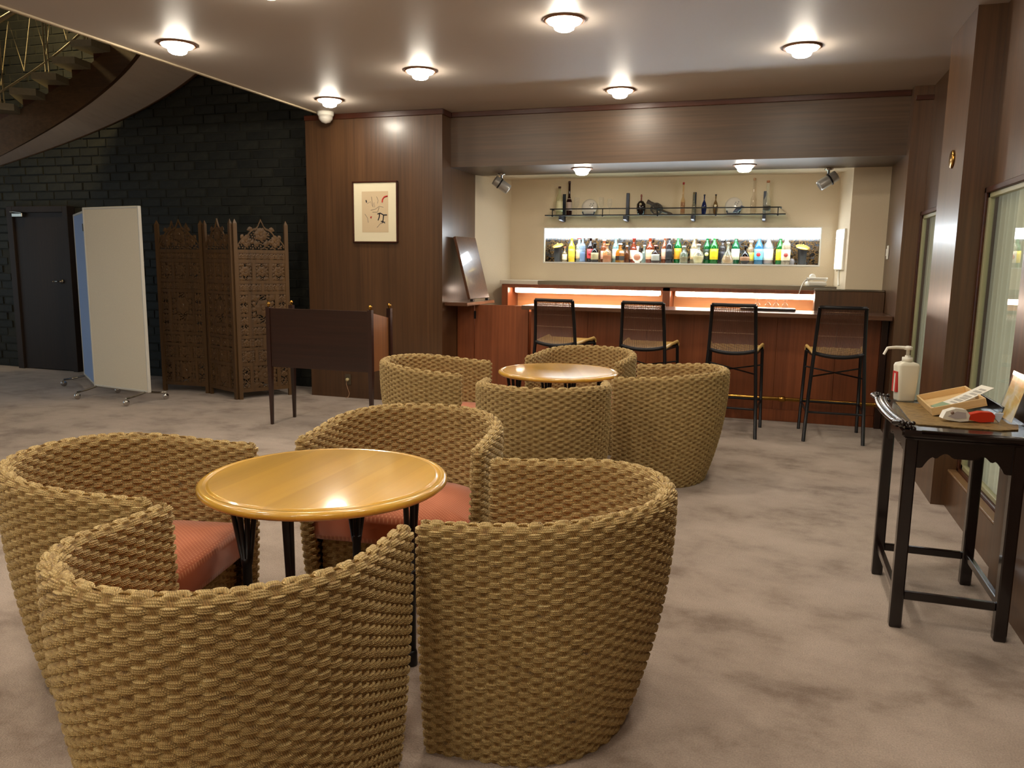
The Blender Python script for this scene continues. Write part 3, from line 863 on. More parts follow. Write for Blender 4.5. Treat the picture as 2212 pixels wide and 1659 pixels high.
def bottle(label, x, y, z, wd, ht, shape, glass, cap, lab=None, liquid=None, group=None, dot=None, square=False, body=.18, lz=(.14, .5)):
    t = thing('bottle', label, 'bottle', (x, y, z), 0, group)
    r = wd / 2
    pr = [(a * r, b * ht) for a, b in SHAPES[shape]]
    n = 4 if square else 18
    MB().lathe(pr, (0, 0, 0), n, None, not square).build('body', gmat(glass, body), t)
    def rad(zf):
        P = SHAPES[shape]
        for (a, b), (c, d) in zip(P[:-1], P[1:]):
            if b <= zf <= d: return (a + (c - a) * (zf - b) / max(1e-6, d - b)) * r
        return P[-1][0] * r
    if liquid:
        zz = [.02, .1, .2, .3, .38]
        MB().lathe([(rad(f) * .9, f * ht + .004) for f in zz], (0, 0, 0), n, None, not square).build('liquid', gmat(liquid, .45), t)
    if lab:
        zz = [lz[0] + (lz[1] - lz[0]) * i / 3 for i in range(4)]
        MB().lathe([(rad(f) * 1.012 + .0006, f * ht) for f in zz], (0, 0, 0), n, None, not square).build('label', pmat(lab), t)
    if dot:
        k = MB(); zc = (lz[0] + lz[1]) / 2 * ht
        k.lathe([(r * .5, 0), (r * .5, .003), (1e-5, .003)], (0, -r * 1.02, zc), 14, (0, -1, 0)); k.build('emblem', pmat(dot), t)
    rt_ = SHAPES[shape][-1][0] * r
    MB().lathe([(rt_ * 1.1, ht * .94), (rt_ * 1.12, ht * 1.0), (rt_ * .9, ht * 1.012)], (0, 0, 0), 12).build('cap', pmat(cap, .35), t)
    return t

PX = .00518           # metres per picture pixel in the niche
bx = lambda px: NX0 + (px - 1178.5) * (NX1 - NX0) / (1769 - 1178.5)
gN = 'bottles in the lit niche'
NB = [(bx(1389), 9.29, .065), (bx(1203), 9.30, .05), (bx(1737), 9.30, .055)]
def nb(px, wpx, top, shape, glass, cap, label, lab=None, liquid=None, dy=0.0, **kw):
    base = 569 + (px - 1180) * .0068
    ht = (base - max(top, 505)) * PX * .985
    r_ = wpx * PX / 2
    for q in (0, .02, -.02, .04, -.04, .06, .08, .10, .12):
        y_ = 9.325 + dy + q
        if 9.26 < y_ < 9.44 and all((bx(px) - X) ** 2 + (y_ - Y) ** 2 > (r_ + Rr + .003) ** 2 for X, Y, Rr in NB): break
    NB.append((bx(px), y_, r_))
    bottle(label, bx(px), y_, NZ0 + .005, wpx * PX, ht, shape, glass, cap, lab, liquid, gN, **kw)
AM = (190, 96, 30); CL = (226, 236, 236)
nb(1218.5, 12, 534, 'squat', (240, 226, 190), (150, 90, 60), 'small cream-labelled bottle beside the dark bucket at the left end', (236, 220, 186))
nb(1235, 15, 508, 'tall', (240, 214, 60), (240, 230, 150), 'yellow bottle, first tall bottle from the left end of the niche', (236, 200, 60), body=.5)
nb(1250, 15, 512, 'gin', CL, (204, 40, 50), 'clear bottle with red cap and cream label beside the yellow bottle', (240, 206, 160), dy=.06)
nb(1261, 14, 510, 'bordeaux', (200, 218, 236), (170, 40, 80), 'pale blue-grey bottle with a wine red cap, fourth from left', None, (170, 190, 214))
nb(1279.5, 16, 509, 'tall', (40, 16, 18), (196, 60, 60), 'dark bottle with large red label, left part of niche', (214, 60, 62), dot=(150, 20, 30))
nb(1292, 17, 526, 'squat', (32, 20, 14), (20, 16, 14), 'short black-brown bottle with a beige label', (170, 160, 120), dy=-.04)
nb(1309, 15, 517, 'gin', (206, 130, 80), (244, 244, 240), 'amber bottle with pink label and white cap', (232, 176, 150), dy=.05)
nb(1320, 20, 528, 'flask', (240, 214, 170), (206, 120, 60), 'clear half-full flask with amber liquor at the bottom', None, AM, dy=-.04)
nb(1336, 15, 508, 'tall', (190, 224, 226), (220, 236, 240), 'pale blue-green bottle behind the square decanter', (206, 226, 206), dy=.05)
nb(1349, 20, 527, 'squat', (232, 170, 70), (240, 240, 246), 'square amber decanter with glass stopper and black label', (30, 24, 20), square=True, dy=-.03, lz=(.12, .34))
nb(1361, 11, 531, 'squat', (160, 96, 50), (206, 210, 214), 'small dark amber bottle right of the square decanter', None, None, dy=.08)
nb(1374, 17, 512, 'tall', (200, 90, 50), (206, 60, 66), 'amber bottle with pale label and a red neck', (240, 200, 170), dy=.03)
nb(1400, 13, 530, 'squat', (206, 226, 220), (206, 220, 180), 'small pale bottle partly behind the round white jug', None, None, dy=.1)
nb(1414.5, 18, 511, 'tall', (196, 96, 50), (226, 210, 150), 'amber bottle with peach label and pale gold neck', (238, 186, 148), dy=.03)
nb(1429, 18, 531, 'flask', (70, 30, 16), (206, 120, 110), 'short dark brown bottle with grey label', (160, 160, 150), dy=-.04)
nb(1447, 14, 507, 'tall', (206, 130, 80), (200, 220, 240), 'amber bottle with peach label beside the black-label bottle', (240, 190, 160), dy=.04)
nb(1459, 16, 508, 'bordeaux', (80, 74, 76), (40, 40, 46), 'square-shouldered bottle with a black label, mid niche', (30, 30, 34), dy=-.01)
nb(1477, 16, 505, 'tall', (40, 170, 80), (60, 180, 100), 'green bottle with orange label, first green one from the left', (232, 160, 40))
nb(1491.5, 18, 533, 'squat', (206, 222, 206), (226, 236, 236), 'short clear bottle half full of amber liquor', None, (200, 140, 60), dy=-.04)
nb(1511, 15, 506, 'tall', (226, 214, 180), (220, 230, 236), 'pale bottle with cream label behind the clear round decanter', (240, 206, 160), dy=.06)
nb(1523, 24, 529, 'round', (236, 236, 226), (236, 214, 200), 'clear round decanter in the middle right of the niche', None, (236, 226, 180), dy=-.05)
nb(1540, 17, 507, 'tall', (20, 150, 70), (40, 170, 80), 'green bottle with black label', (24, 40, 24), dot=(220, 214, 150))
nb(1555.6, 17, 507, 'tall', (40, 170, 60), (40, 160, 90), 'green bottle with bright yellow label, left of the teardrop decanter', (230, 206, 30), dy=-.01)
nb(1572, 15, 517, 'gin', (120, 110, 110), (236, 236, 236), 'dark-labelled clear bottle with white cap behind the teardrop decanter', (40, 36, 44), dy=.07)
nb(1585, 26, 525, 'tear', (234, 236, 220), (160, 150, 130), 'clear teardrop decanter with a little amber liquor', None, (206, 150, 60), dy=-.05)
nb(1600, 17, 506, 'tall', (40, 160, 100), (60, 180, 120), 'green bottle with a pale label, right of the teardrop decanter', (220, 226, 200), dy=.01)
nb(1621, 20, 532, 'round', (46, 22, 16), (30, 24, 26), 'short round dark bottle with a brown label', (150, 110, 80), dy=-.04, lz=(.18, .4))
nb(1632, 16, 521, 'gin', (226, 206, 170), (236, 236, 240), 'clear bottle with yellow label beside the round dark one', (230, 206, 90), dy=.06)
nb(1648.6, 18, 506, 'tall', (90, 180, 226), (200, 226, 240), 'sky blue bottle with a red dot', (110, 190, 226), dot=(206, 50, 50))
nb(1668, 21, 506, 'tall', (214, 222, 222), (220, 230, 236), 'large clear bottle with white label near the right end', (226, 230, 220), (214, 120, 80))
nb(1692, 16, 507, 'tall', (30, 160, 60), (206, 60, 60), 'green bottle with yellow label and red neck near the right end', (236, 206, 40), dy=.02)
nb(1704, 18, 509, 'gin', (236, 226, 206), (236, 230, 220), 'cream-labelled clear bottle, last bottle before the right bucket', (240, 226, 196), dy=-.03, dot=(206, 90, 80))
jg = thing('round_jug', 'round white flat jug with brown medallion among the bottles', 'jug', (bx(1389), 9.29, NZ0 + .005))
k = MB(); k.lathe([(.04, -.028), (.056, -.02), (.062, 0), (.056, .02), (.04, .028)], (0, 0, .066), 28, (0, 1, 0)); k.lathe([(.03, 0), (.03, .01)], (0, 0, 0), 16); k.build('body', M['white_plastic'], jg)
k = MB(); k.lathe([(.012, .12), (.012, .165), (.016, .17), (.016, .19)], (0, 0, 0), 14); k.build('neck', M['white_plastic'], jg)
k = MB(); k.lathe([(.04, 0), (.04, .004), (1e-5, .005)], (0, -.028, .066), 24, (0, -1, 0)); k.build('medallion', pmat((170, 110, 80)), jg)
jb = thing('grey_ornament', 'small grey round ornament beside the right-hand bucket', 'ornament', (bx(1717), 9.29, NZ0 + .005))
k = MB(); k.ball((0, 0, .034), .03, 1.1); k.lathe([(.022, 0), (.022, .01)], (0, 0, 0), 14); k.build('body', pmat((126, 122, 124)), jb)
for px, lb, rr, tl in ((1203, 'dark bucket with gold lid at the left end of the niche', .046, 20), (1737, 'dark bucket with gold lid at the right end of the niche', .05, -22)):
    bk = thing('ice_bucket', lb, 'bucket', (bx(px), 9.30, NZ0 + .005), 0, 'dark buckets at both ends of the niche')
    MB().lathe([(rr * .82, 0), (rr, .16), (rr * 1.04, .165), (rr * 1.04, .172)], (0, 0, 0), 24).build('body', pmat((26, 26, 32), .3), bk)
    ax = Vector((math.sin(math.radians(tl)) * -.5, -math.sin(math.radians(24)), 1))
    k = MB(); k.lathe([(rr * 1.5, 0), (rr * 1.5, .006), (rr * .9, .016), (rr * .3, .024), (1e-5, .026)], (0, .012, .190), 28, ax)
    k.lathe([(.006, .02), (.011, .032), (1e-5, .038)], (0, .012, .190), 12, ax)
    k.build('lid', M['gold'], bk)

# things standing on the wall shelf
sx_ = lambda px: -2.55 + (px - 1177) * (2.65 / 521.5)
SY_, SZ_ = SHY + .09, SHZ + .008
gS = 'bottles on the glass wall shelf'
P2 = .00512
bottle('white wine bottle with cream label at the left end of the wall shelf', sx_(1206), SY_, SZ_, 15 * P2, 64 * P2, 'tall', (230, 230, 206), (70, 40, 30), (214, 208, 170), None, gS)
bottle('tall dark red bottle with grey label and pale neck on the wall shelf', sx_(1229), SY_, SZ_, 13 * P2, 75 * P2, 'slim', (70, 14, 18), (50, 18, 16), (170, 150, 140), None, gS)
bottle('tall slender amber bottle with red cap on the wall shelf', sx_(1484.5), SY_, SZ_, 10 * P2, 68 * P2, 'slim', (240, 222, 190), (170, 50, 50), None, (206, 150, 90), gS)
bottle('small glass bottle beside the third shelf bracket', sx_(1508), SY_, SZ_, 8 * P2, 46 * P2, 'slim', (220, 216, 196), (130, 110, 60), None, None, gS)
bottle('small dark blue wavy bottle on the wall shelf', sx_(1530), SY_, SZ_, 11 * P2, 42 * P2, 'round', (20, 34, 92), (20, 22, 34), None, None, gS, body=.7)
bottle('small bottle with black cap and pale medallion on the wall shelf', sx_(1554), SY_, SZ_, 11 * P2, 42 * P2, 'round', (176, 150, 100), (30, 24, 24), None, None, gS, dot=(220, 210, 180), lz=(.3, .56))
bottle('tall clear bottle with long neck near the right end of the shelf', sx_(1632), SY_, SZ_, 12 * P2, 74 * P2, 'slim', (242, 236, 226), (176, 140, 110), None, None, gS, body=.12)
bottle('clear bottle with brown cork at the last shelf bracket', sx_(1660), SY_ - .02, SZ_, 15 * P2, 68 * P2, 'slim', (240, 240, 230), (170, 110, 70), (90, 86, 80), None, gS, lz=(.1, .25))
ob = thing('brandy_bottle', 'oval black brandy bottle with round seal in the middle of the shelf', 'bottle', (sx_(1393.5), SY_, SZ_), 0, gS)
k = MB(); k.lathe([(.03, 0), (.042, .02), (.052, .07), (.048, .12), (.028, .15), (.01, .158)], (0, 0, 0), 20); k.build('body', pmat((22, 10, 12), .08), ob)
k = MB(); k.lathe([(.009, .156), (.008, .20), (.012, .205), (.009, .225), (1e-5, .23)], (0, 0, 0), 12); k.build('stopper', pmat((150, 90, 80), .2), ob)
k = MB(); k.lathe([(.014, 0), (.014, .004), (1e-5, .004)], (0, -.047, .115), 14, (0, -1, .2)); k.build('seal', pmat((176, 160, 130)), ob)
# cannon ornament
cn = thing('cannon_ornament', 'dark toy cannon with spoked wheel on the wall shelf', 'ornament', (sx_(1428), SY_, SZ_))
dark = pmat((74, 64, 58), .45)
k = MB(); 
for yy in (-.04, .04):
    k.tube([(.06 * math.cos(2 * PI * i / 24), yy, .066 + .06 * math.sin(2 * PI * i / 24)) for i in range(24)], .007, 6, True)
k.build('wheel_rim', dark, cn)
k = MB()
for yy in (-.04, .04):
    for i in range(10):
        a = 2 * PI * i / 10; k.tube([(0, yy, .066), (.058 * math.cos(a), yy, .066 + .058 * math.sin(a))], .004, 5)
    k.lathe([(.014, 0), (.014, .02)], (0, yy - .01, .066), 12, (0, 1, 0))
k.build('spokes', dark, cn)
k = MB(); dv = Vector((-.83, 0, .42)); k.lathe([(.012, 0), (.028, .01), (.026, .06), (.02, .13), (.024, .15), (.024, .165), (.015, .165)], Vector((.04, 0, .075)), 16, dv); k.build('barrel', dark, cn)
k = MB(); k.tube([(-.01, 0, .075), (.10, 0, .03), (.17, 0, .012)], [.016, .014, .010], 8); k.box((.12, -.02, .0), (.18, .02, .014), .003); k.build('carriage', dark, cn)
def plate(px, label, bird):
    t = thing('display_plate', label, 'plate', (sx_(px), SY_ + .02, SZ_), 0, 'plates on stands on the wall shelf')
    ax = Vector((0, -1, .22))
    k = MB(); k.lathe([(.001, .006), (.055, .004), (.075, -.006), (.092, -.014), (.092, -.018), (.05, -.006), (.001, -.004)], (0, .0, .10), 32, ax); k.build('plate', pmat((206, 200, 190), .15), t)
    k = MB(); k.tube([(-.07, -.03, .04), (-.06, -.03, .006), (.06, -.03, .006), (.07, -.03, .04)], .009, 6); k.tube([(-.03, -.03, .008), (-.03, .05, .008)], .006, 5); k.tube([(.03, -.03, .008), (.03, .05, .008)], .006, 5)
    k.build('stand', pmat((40, 44, 70), .4), t)
    k = MB()
    for i, (a, b) in enumerate(((.02, .03), (.04, .015), (.03, -.005), (.05, .035), (.012, .012))):
        k.lathe([(.007, 0), (.007, .002), (1e-5, .002)], Vector((a, -.006, .10 + b)), 8, ax)
    k.build('flower_print', pmat((150, 150, 150)), t)
plate(1275, 'white plate on a blue stand at the left of the wall shelf', False)
plate(1592, 'white plate on a dark stand, behind the blue bird ornament', True)
bi = thing('bird_ornament', 'small blue-grey bird ornament in front of the right plate', 'ornament', (sx_(1600), SY_ - .05, SZ_))
k = MB(); k.lathe([(1e-4, -.055), (.012, -.035), (.024, 0), (.02, .03), (.012, .045), (1e-4, .05)], (0, 0, .045), 14, (.8, 0, .5)); k.ball((.045, 0, .075), .016); k.lathe([(.006, 0), (1e-4, .02)], (.056, 0, .078), 8, (1, 0, .1)); k.tube([(0, 0, .03), (0, 0, 0)], .008, 6)
k.build('body', pmat((84, 92, 112), .3), bi)
for px, s_, lb in ((1247, 1.0, 'thin stemmed glass between the dark red bottle and the left plate'), (1304, 1.0, 'thin stemmed glass right of the left plate, first of two'),
                   (1323, .9, 'thin stemmed glass right of the left plate, second of two')):
    t = thing('stemmed_glass', lb, 'glass', (sx_(px), SY_ - .01, SZ_), 0, 'stemmed glasses on the wall shelf'); t.scale = (s_, s_, s_)
    MB().lathe([(.03, 0), (.004, .006), (.004, .08), (.014, .09), (.03, .12), (.032, .16), (.027, .2)], (0, 0, 0), 18).build('glass', M['acrylic'], t)

# ------------------------------------------------------------------ woven tub chairs
SP, RH = 0.0365, 0.0158         # stake spacing and weft row height
KU, KV = 6, 12                   # grid samples per stake, per row
def weave_height(u, v):
    """u in stakes, v in rows -> (height, stake mask)"""
    row = np.floor(v); fv = v - row
    c = np.cos(PI * (u - row))
    c = np.sign(c) * np.abs(c) ** 0.33
    rope = 0.0036 * (np.abs(np.sin(PI * fv * 3)) ** 0.7) - 0.0016 * np.exp(-((np.minimum(fv, 1 - fv)) / .07) ** 2)
    weft = 0.0058 * (c - .10) + rope
    du = u - np.round(u)
    stk = np.where(np.abs(du) < .25, -0.0030 + 0.0022 * np.abs(np.cos(du * PI * 5)), -0.02)
    return np.maximum(weft, stk), (stk > weft).astype(np.float32)

def grid_mesh(name, P, U, V, mask, wrap, keep=None):
    """P (nv,nu,3); wrap closes the u direction"""
    nv, nu = U.shape
    me = bpy.data.meshes.new(name)
    i = np.arange(nu if wrap else nu - 1); j = np.arange(nv - 1)
    I, J = np.meshgrid(i, j)
    I2 = (I + 1) % nu
    q = np.stack([J * nu + I, J * nu + I2, (J + 1) * nu + I2, (J + 1) * nu + I], -1).reshape(-1, 4)
    uq = np.stack([U[J, I], np.where(I2 < I, U[J, I] + 1.0 / KU, U[J, I2]), np.where(I2 < I, U[J, I] + 1.0 / KU, U[J + 1, I2]), U[J + 1, I]], -1).reshape(-1, 4)
    vq = np.stack([V[J, I], V[J, I2], V[J + 1, I2], V[J + 1, I]], -1).reshape(-1, 4)
    if keep is not None:
        kq = keep[J, I].reshape(-1) & keep[np.minimum(J + 1, nv - 1), I2].reshape(-1)
        q = q[kq]; uq = uq[kq]; vq = vq[kq]
    used = np.unique(q); remap = np.full(nv * nu, -1); remap[used] = np.arange(len(used))
    q = remap[q]
    co = P.reshape(-1, 3)[used]
    me.vertices.add(len(co)); me.vertices.foreach_set('co', co.astype(np.float32).ravel())
    me.loops.add(q.size); me.loops.foreach_set('vertex_index', q.astype(np.int32).ravel())
    me.polygons.add(len(q)); me.polygons.foreach_set('loop_start', (np.arange(len(q)) * 4).astype(np.int32))
    me.polygons.foreach_set('use_smooth', np.ones(len(q), bool))
    uvl = me.uv_layers.new(name='weave')
    uvl.data.foreach_set('uv', np.stack([uq, vq], -1).astype(np.float32).ravel())
    at = me.attributes.new('stake', 'FLOAT', 'POINT'); at.data.foreach_set('value', mask.reshape(-1)[used].astype(np.float32))
    me.update(calc_edges=True); me.validate()
    me.materials.append(M['rope'])
    return me

CW, CD, CE, ZF, ZB, TH = 0.392, 0.672, 0.392, 0.748, 0.792, 0.050
def plan_centre(n=600):
    La = CD - CE; Lc = PI / 2 * CE; L = La + Lc
    P = []
    for u in np.linspace(-1, 1, n):
        q = abs(u) * L
        if q < Lc: a = q / Lc * PI / 2; x = CW * math.sin(a); y = -(CD - CE) - CE * math.cos(a)
        else: x = CW; y = -(La - (q - Lc))
        P.append((math.copysign(x, u), y))
    return np.array(P)
def make_shell():
    C = plan_centre(); T = np.gradient(C, axis=0); T /= np.linalg.norm(T, axis=1)[:, None]
    Nn = np.c_[T[:, 1], -T[:, 0]]          # left front -> back -> right front; outward
    if Nn[300] @ np.array([0, -1]) < 0: Nn = -Nn
    a = np.linspace(0, PI, 40)[1:-1]
    def cap(c, n, t): return [(c, n * math.cos(q) + t * math.sin(q)) for q in a]
    base = [(c, n) for c, n in zip(C, Nn)]
    base += cap(C[-1], Nn[-1], T[-1])
    base += [(c, -n) for c, n in zip(C[::-1], Nn[::-1])]
    base += cap(C[0], -Nn[0], -T[0])
    c_ = np.array([b[0] for b in base]); n_ = np.array([b[1] for b in base])
    path = c_ + n_ * TH / 2
    d = np.linalg.norm(np.roll(path, -1, 0) - path, axis=1); s = np.r_[0, np.cumsum(d)]; L = s[-1]
    nst = int(round(L / SP / 2)) * 2
    nu = nst * KU
    q = np.arange(nu) / nu * L
    cc = np.c_[[np.interp(q, s, np.r_[c_[:, k], c_[0, k]]) for k in range(2)]].T
    nn = np.c_[[np.interp(q, s, np.r_[n_[:, k], n_[0, k]]) for k in range(2)]].T
    nn /= np.linalg.norm(nn, axis=1)[:, None]
    rr = TH / 2
    z1 = ZF - rr; tot = z1 + rr * PI / 2
    nrow = int(round(tot / RH)); nv = nrow * KV + 1
    sv = np.linspace(0, tot, nv)
    U, V = np.meshgrid(np.arange(nu) / KU, np.arange(nv) / KV)
    hgt, mask = weave_height(U, V)
    phi = np.clip((sv - z1) / rr, 0, PI / 2)
    z = np.minimum(sv, z1) + rr * np.sin(phi)
    rho = np.cos(phi)
    k = np.clip(-cc[:, 1] / CD, 0, 1); k = k * k * (3 - 2 * k)
    ztop = 1 + (ZB / ZF - 1) * k
    zz = z[:, None] * ztop[None, :]
    f = np.clip(1 - zz / ZF, 0, 1)
    inn = f ** 2.0
    off = (TH / 2 * rho - .005 * (1 - rho))[:, None] + hgt * np.clip(rho + .15, 0, 1)[:, None] * 1.0
    X = cc[None, :, 0] + nn[None, :, 0] * off
    Y = cc[None, :, 1] + nn[None, :, 1] * off
    X = X * (1 - .10 * inn)
    Y = Y * (1 - .20 * inn) - .004 * inn
    Z = zz + hgt * np.sin(phi)[:, None]
    P = np.stack([X, Y, Z], -1)
    inner = np.zeros(nu, bool)
    ni_ = len(C) + 38
    idx = np.interp(q, s[:-1], np.arange(len(c_)))
    inner = (idx > ni_ + 14) & (idx < ni_ + len(C) - 14)
    keep = ~(inner[None, :] & (zz < .33))
    return grid_mesh('woven_shell', P, U, V, mask, True, keep), cc, nn
shell_me, _, _ = make_shell()
def make_apron():
    Wd = 2 * (CW - TH / 2) * .93; H_ = .305
    nst = int(round(Wd / SP)); nrow = int(round(H_ / RH))
    nu, nv = nst * KU + 1, nrow * KV + 1
    U, V = np.meshgrid(np.arange(nu) / KU, np.arange(nv) / KV)
    h, mk = weave_height(U, V)
    x = (U / nst - .5) * Wd; z = V / nrow * H_
    P = np.stack([x, -.055 + h - .012 * (2 * x / Wd) ** 2, z], -1)
    # orient outward (+y)
    P = P[:, ::-1]; U = U[:, ::-1]; V = V[:, ::-1]; mk = mk[:, ::-1]
    return grid_mesh('front_apron', P, U, V, mk, False)
apron_me = make_apron()
def make_cushion():
    C = plan_centre(61)
    poly = []
    for x, y in C:
        poly.append((x * .915, y * .90 - .005))
    poly = [(p[0], min(p[1], -.005)) for p in poly]
    mb = MB(); n = len(poly)
    cx, cy = 0, -.30
    rings = [(.93, .285), (.985, .295), (1.0, .32), (1.0, .385), (.985, .408), (.93, .424), (.6, .436), (.25, .44)]
    vs = []; fs = []
    for s_, z in rings:
        for x, y in poly: vs.append((cx + (x - cx) * s_, cy + (y - cy) * s_, z))
    for r in range(len(rings) - 1):
        for i in range(n):
            j = (i + 1) % n
            fs.append((r * n + i, r * n + j, (r + 1) * n + j, (r + 1) * n + i))
    fs.append(tuple(range(n - 1, -1, -1))); fs.append(tuple((len(rings) - 1) * n + i for i in range(n)))
    mb.add(vs, fs, True)
    return mb.mesh('seat_cushion', M['cushion'])
cushion_me = make_cushion()
g_ch = 'woven tub chairs around the round tables'
ch0 = thing('woven_tub_chair', 'x', 'chair', (0, 0, 0), 0, g_ch)
for n, me in (('shell', shell_me), ('front_apron', apron_me), ('seat_cushion', cushion_me)):
    o = bpy.data.objects.new(n, me); COL.objects.link(o); o.parent = ch0
k = MB(); k.prism([(x * .84, y * .60 - .085) for x, y in plan_centre(31)], .012, .284); k.build('seat_base', M['rattan_dark'], ch0)
chairs = [(-1.355, 1.922, .097, 'woven rope tub chair nearest the camera, its back to the viewer'),
          (-0.946, 2.416, 1.638, 'large woven tub chair on the right of the near table, beside the aisle'),
          (-1.932, 2.295, -1.363, 'woven rope tub chair at the left edge of the picture, open to the near table'),
          (-1.494, 2.905, 3.247, 'woven rope tub chair behind the near round table, facing the viewer with its terracotta seat'),
          (-1.375, 4.927, .226, 'woven rope tub chair with its back to the viewer in front of the far table'),
          (-0.938, 5.602, 1.518, 'woven rope tub chair on the right of the far round table, nearest the bar stools'),
          (-2.034, 5.324, -1.494, 'woven tub chair on the left of the far table, before the picture wall'),
          (-1.485, 6.10, 2.977, 'woven rope tub chair behind the far round table, facing the viewer')]
for i, (x, y, a, lb) in enumerate(chairs):
    if i == 0:
        ch0.location = (x, y, 0); ch0.rotation_euler = (0, 0, a); ch0['label'] = lb
    else: copy_thing(ch0, (x, y, 0), a, lb)

# ------------------------------------------------------------------ round tables
TZ = .72
t1 = thing('round_table', 'near round table with honey maple top and black rod legs', 'table', (-1.52, 2.455, 0), 0, 'round tables with maple tops')
R0 = .447
MB().lathe([(.02, TZ - .034), (R0 - .05, TZ - .034), (R0 - .012, TZ - .032), (R0, TZ - .022), (R0 - .001, TZ - .010), (R0 - .010, TZ - .003), (R0 - .026, TZ - .001),
            (R0 - .030, TZ - .007), (R0 - .036, TZ - .006), (R0 - .040, TZ - .0005), (R0 - .046, TZ), (.02, TZ)], (0, 0, 0), 96).build('tabletop', M['tabletop'], t1)
MB().lathe([(.02, TZ - .05), (.16, TZ - .05), (.16, TZ - .034), (.02, TZ - .034)], (0, 0, 0), 32).build('under_plate', M['black_metal'], t1)
for kk in range(4):
    a = math.radians(10 + 90 * kk)
    e = Vector((math.cos(a), math.sin(a), 0)); s_ = Vector((-e.y, e.x, 0))
    p = e * .322
    k = MB(); k.lathe([(.0175, .05), (.0175, .35), (.0195, .357), (.0195, .372), (.014, .378)], p, 16)
    fa = math.radians((92, 31, 31, 121)[kk]); fd = Vector((math.cos(fa), math.sin(fa), 0)); fn = Vector((-fd.y, fd.x, 0))
    for q_, n_ in ((-.056, .004), (-.020, -.004), (.020, -.004), (.056, .004)):      # four rods fan out under the top
        k.tube([p + Vector((0, 0, .35)) + fd * q_ * .18 + fn * n_, p + Vector((0, 0, TZ - .036)) + fd * q_ + fn * n_ * 1.5 + e * .01], [.0095, .0112], 8)
    k.build('leg', M['black_metal'], t1)
    k = MB(); k.lathe([(.017, 0), (.022, .004), (.022, .05), (.019, .062)], p, 16); k.build('foot_cap', M['black_metal'], t1)
copy_thing(t1, (-1.47, 5.61, 0), .35, 'far round table with honey maple top, in front of the bar')

# ------------------------------------------------------------------ bar stools
g_st = 'black bar stools with woven cane backs along the bar'
s0 = thing('bar_stool', 'x', 'stool', (0, 0, 0), 0, g_st)
bm = M['black_metal']
hw_b, hw_t = .235, .185
for sx in (-1, 1):
    MB().tube([(sx * .240, -.28, 0), (sx * .222, -.262, .40), (sx * .20, -.245, .77), (sx * .192, -.262, .95), (sx * .183, -.30, 1.17)], .0155, 10).build('rear_leg', bm, s0)
    MB().tube([(sx * .252, .28, 0), (sx * .232, .235, .74), (sx * .225, .222, .765)], .0145, 10).build('front_leg', bm, s0)
    MB().tube([(sx * .203, -.245, .755), (sx * .228, .232, .745)], .011, 8).build('side_rail', bm, s0)
    MB().tube([(sx * .232, -.272, .265), (sx * .246, .262, .265)], .010, 8).build('side_stretcher', bm, s0)
def arc(x0, z, y0, dy, n=9, dz=0.0):
    return [(-x0 + 2 * x0 * i / (n - 1), y0 - dy * (1 - (2 * i / (n - 1) - 1) ** 2), z - dz * (1 - (2 * i / (n - 1) - 1) ** 2)) for i in range(n)]
MB().tube(arc(.184, 1.17, -.30, .012), .0155, 8).build('top_rail', bm, s0)
MB().tube(arc(.2, .775, -.245, .02, 9, .028), .017, 8).build('lower_rail', bm, s0)
MB().tube(arc(.222, .75, .232, 0), .011, 8).build('front_rail', bm, s0)
MB().tube(arc(.243, .27, .262, 0), .011, 8).build('front_stretcher', bm, s0)
MB().tube(arc(.231, .262, -.272, 0), .010, 8).build('rear_stretcher', bm, s0)
MB().tube([(-.216, -.255, .57), (.238, .245, .60)], .007, 6).build('cross_brace', bm, s0)
MB().tube([(.216, -.255, .57), (-.238, .245, .60)], .007, 6).build('cross_brace', bm, s0)
k = MB(); NR = 46
for i in range(NR):
    f = (i + .5) / NR * 2 - 1
    yb = .015 * (1 - f * f)
    k.tube([(f * .176, -.302 - yb * .8, 1.165), (f * .186, -.268 - yb, .96), (f * .192, -.248 - yb, .78 - .025 * (1 - f * f))], .0029, 4)
k.build('cane_back', M['rattan_dark'], s0)
for z, x in ((1.13, .18), (1.035, .184), (.925, .19)):
    yy = -.30 + (1.17 - z) * .19
    MB().tube(arc(x, z, yy if z > .95 else -.262, .015), .004, 5).build('cane_binder', M['cane_light'], s0)
k = MB()
for i in range(44):
    f = (i + .5) / 44 * 2 - 1
    k.tube([(f * .195, -.238, .772 - .012 * (1 - f * f)), (f * .21, -.05, .775 - .012 * (1 - f * f)), (f * .222, .19, .785), (f * .226, .235, .778), (f * .226, .25, .755)], .0042, 4)
k.build('cane_seat', M['rattan'], s0)
k = MB(); 
for sx in (-1, 1): k.tube([(sx * .203, -.24, .77), (sx * .218, .0, .785), (sx * .234, .20, .795), (sx * .234, .245, .775), (sx * .232, .252, .75)], .014, 8)
k.build('seat_edge', M['rattan'], s0)
for i, (x, y, a, lb) in enumerate(((-1.87, 7.33, -.10, 'black cane-backed bar stool, first from the left, partly behind the far chair'),
                                   (-1.06, 7.33, -.06, 'black cane-backed bar stool, second from the left'),
                                   (-0.285, 7.37, -.04, 'black cane-backed bar stool, third from the left, in front of the dark tray'),
                                   (0.579, 7.44, .02, 'black cane-backed bar stool at the right end of the bar'))):
    if i == 0: s0.location = (x, y, 0); s0.rotation_euler = (0, 0, a); s0['label'] = lb
    else: copy_thing(s0, (x, y, 0), a, lb)

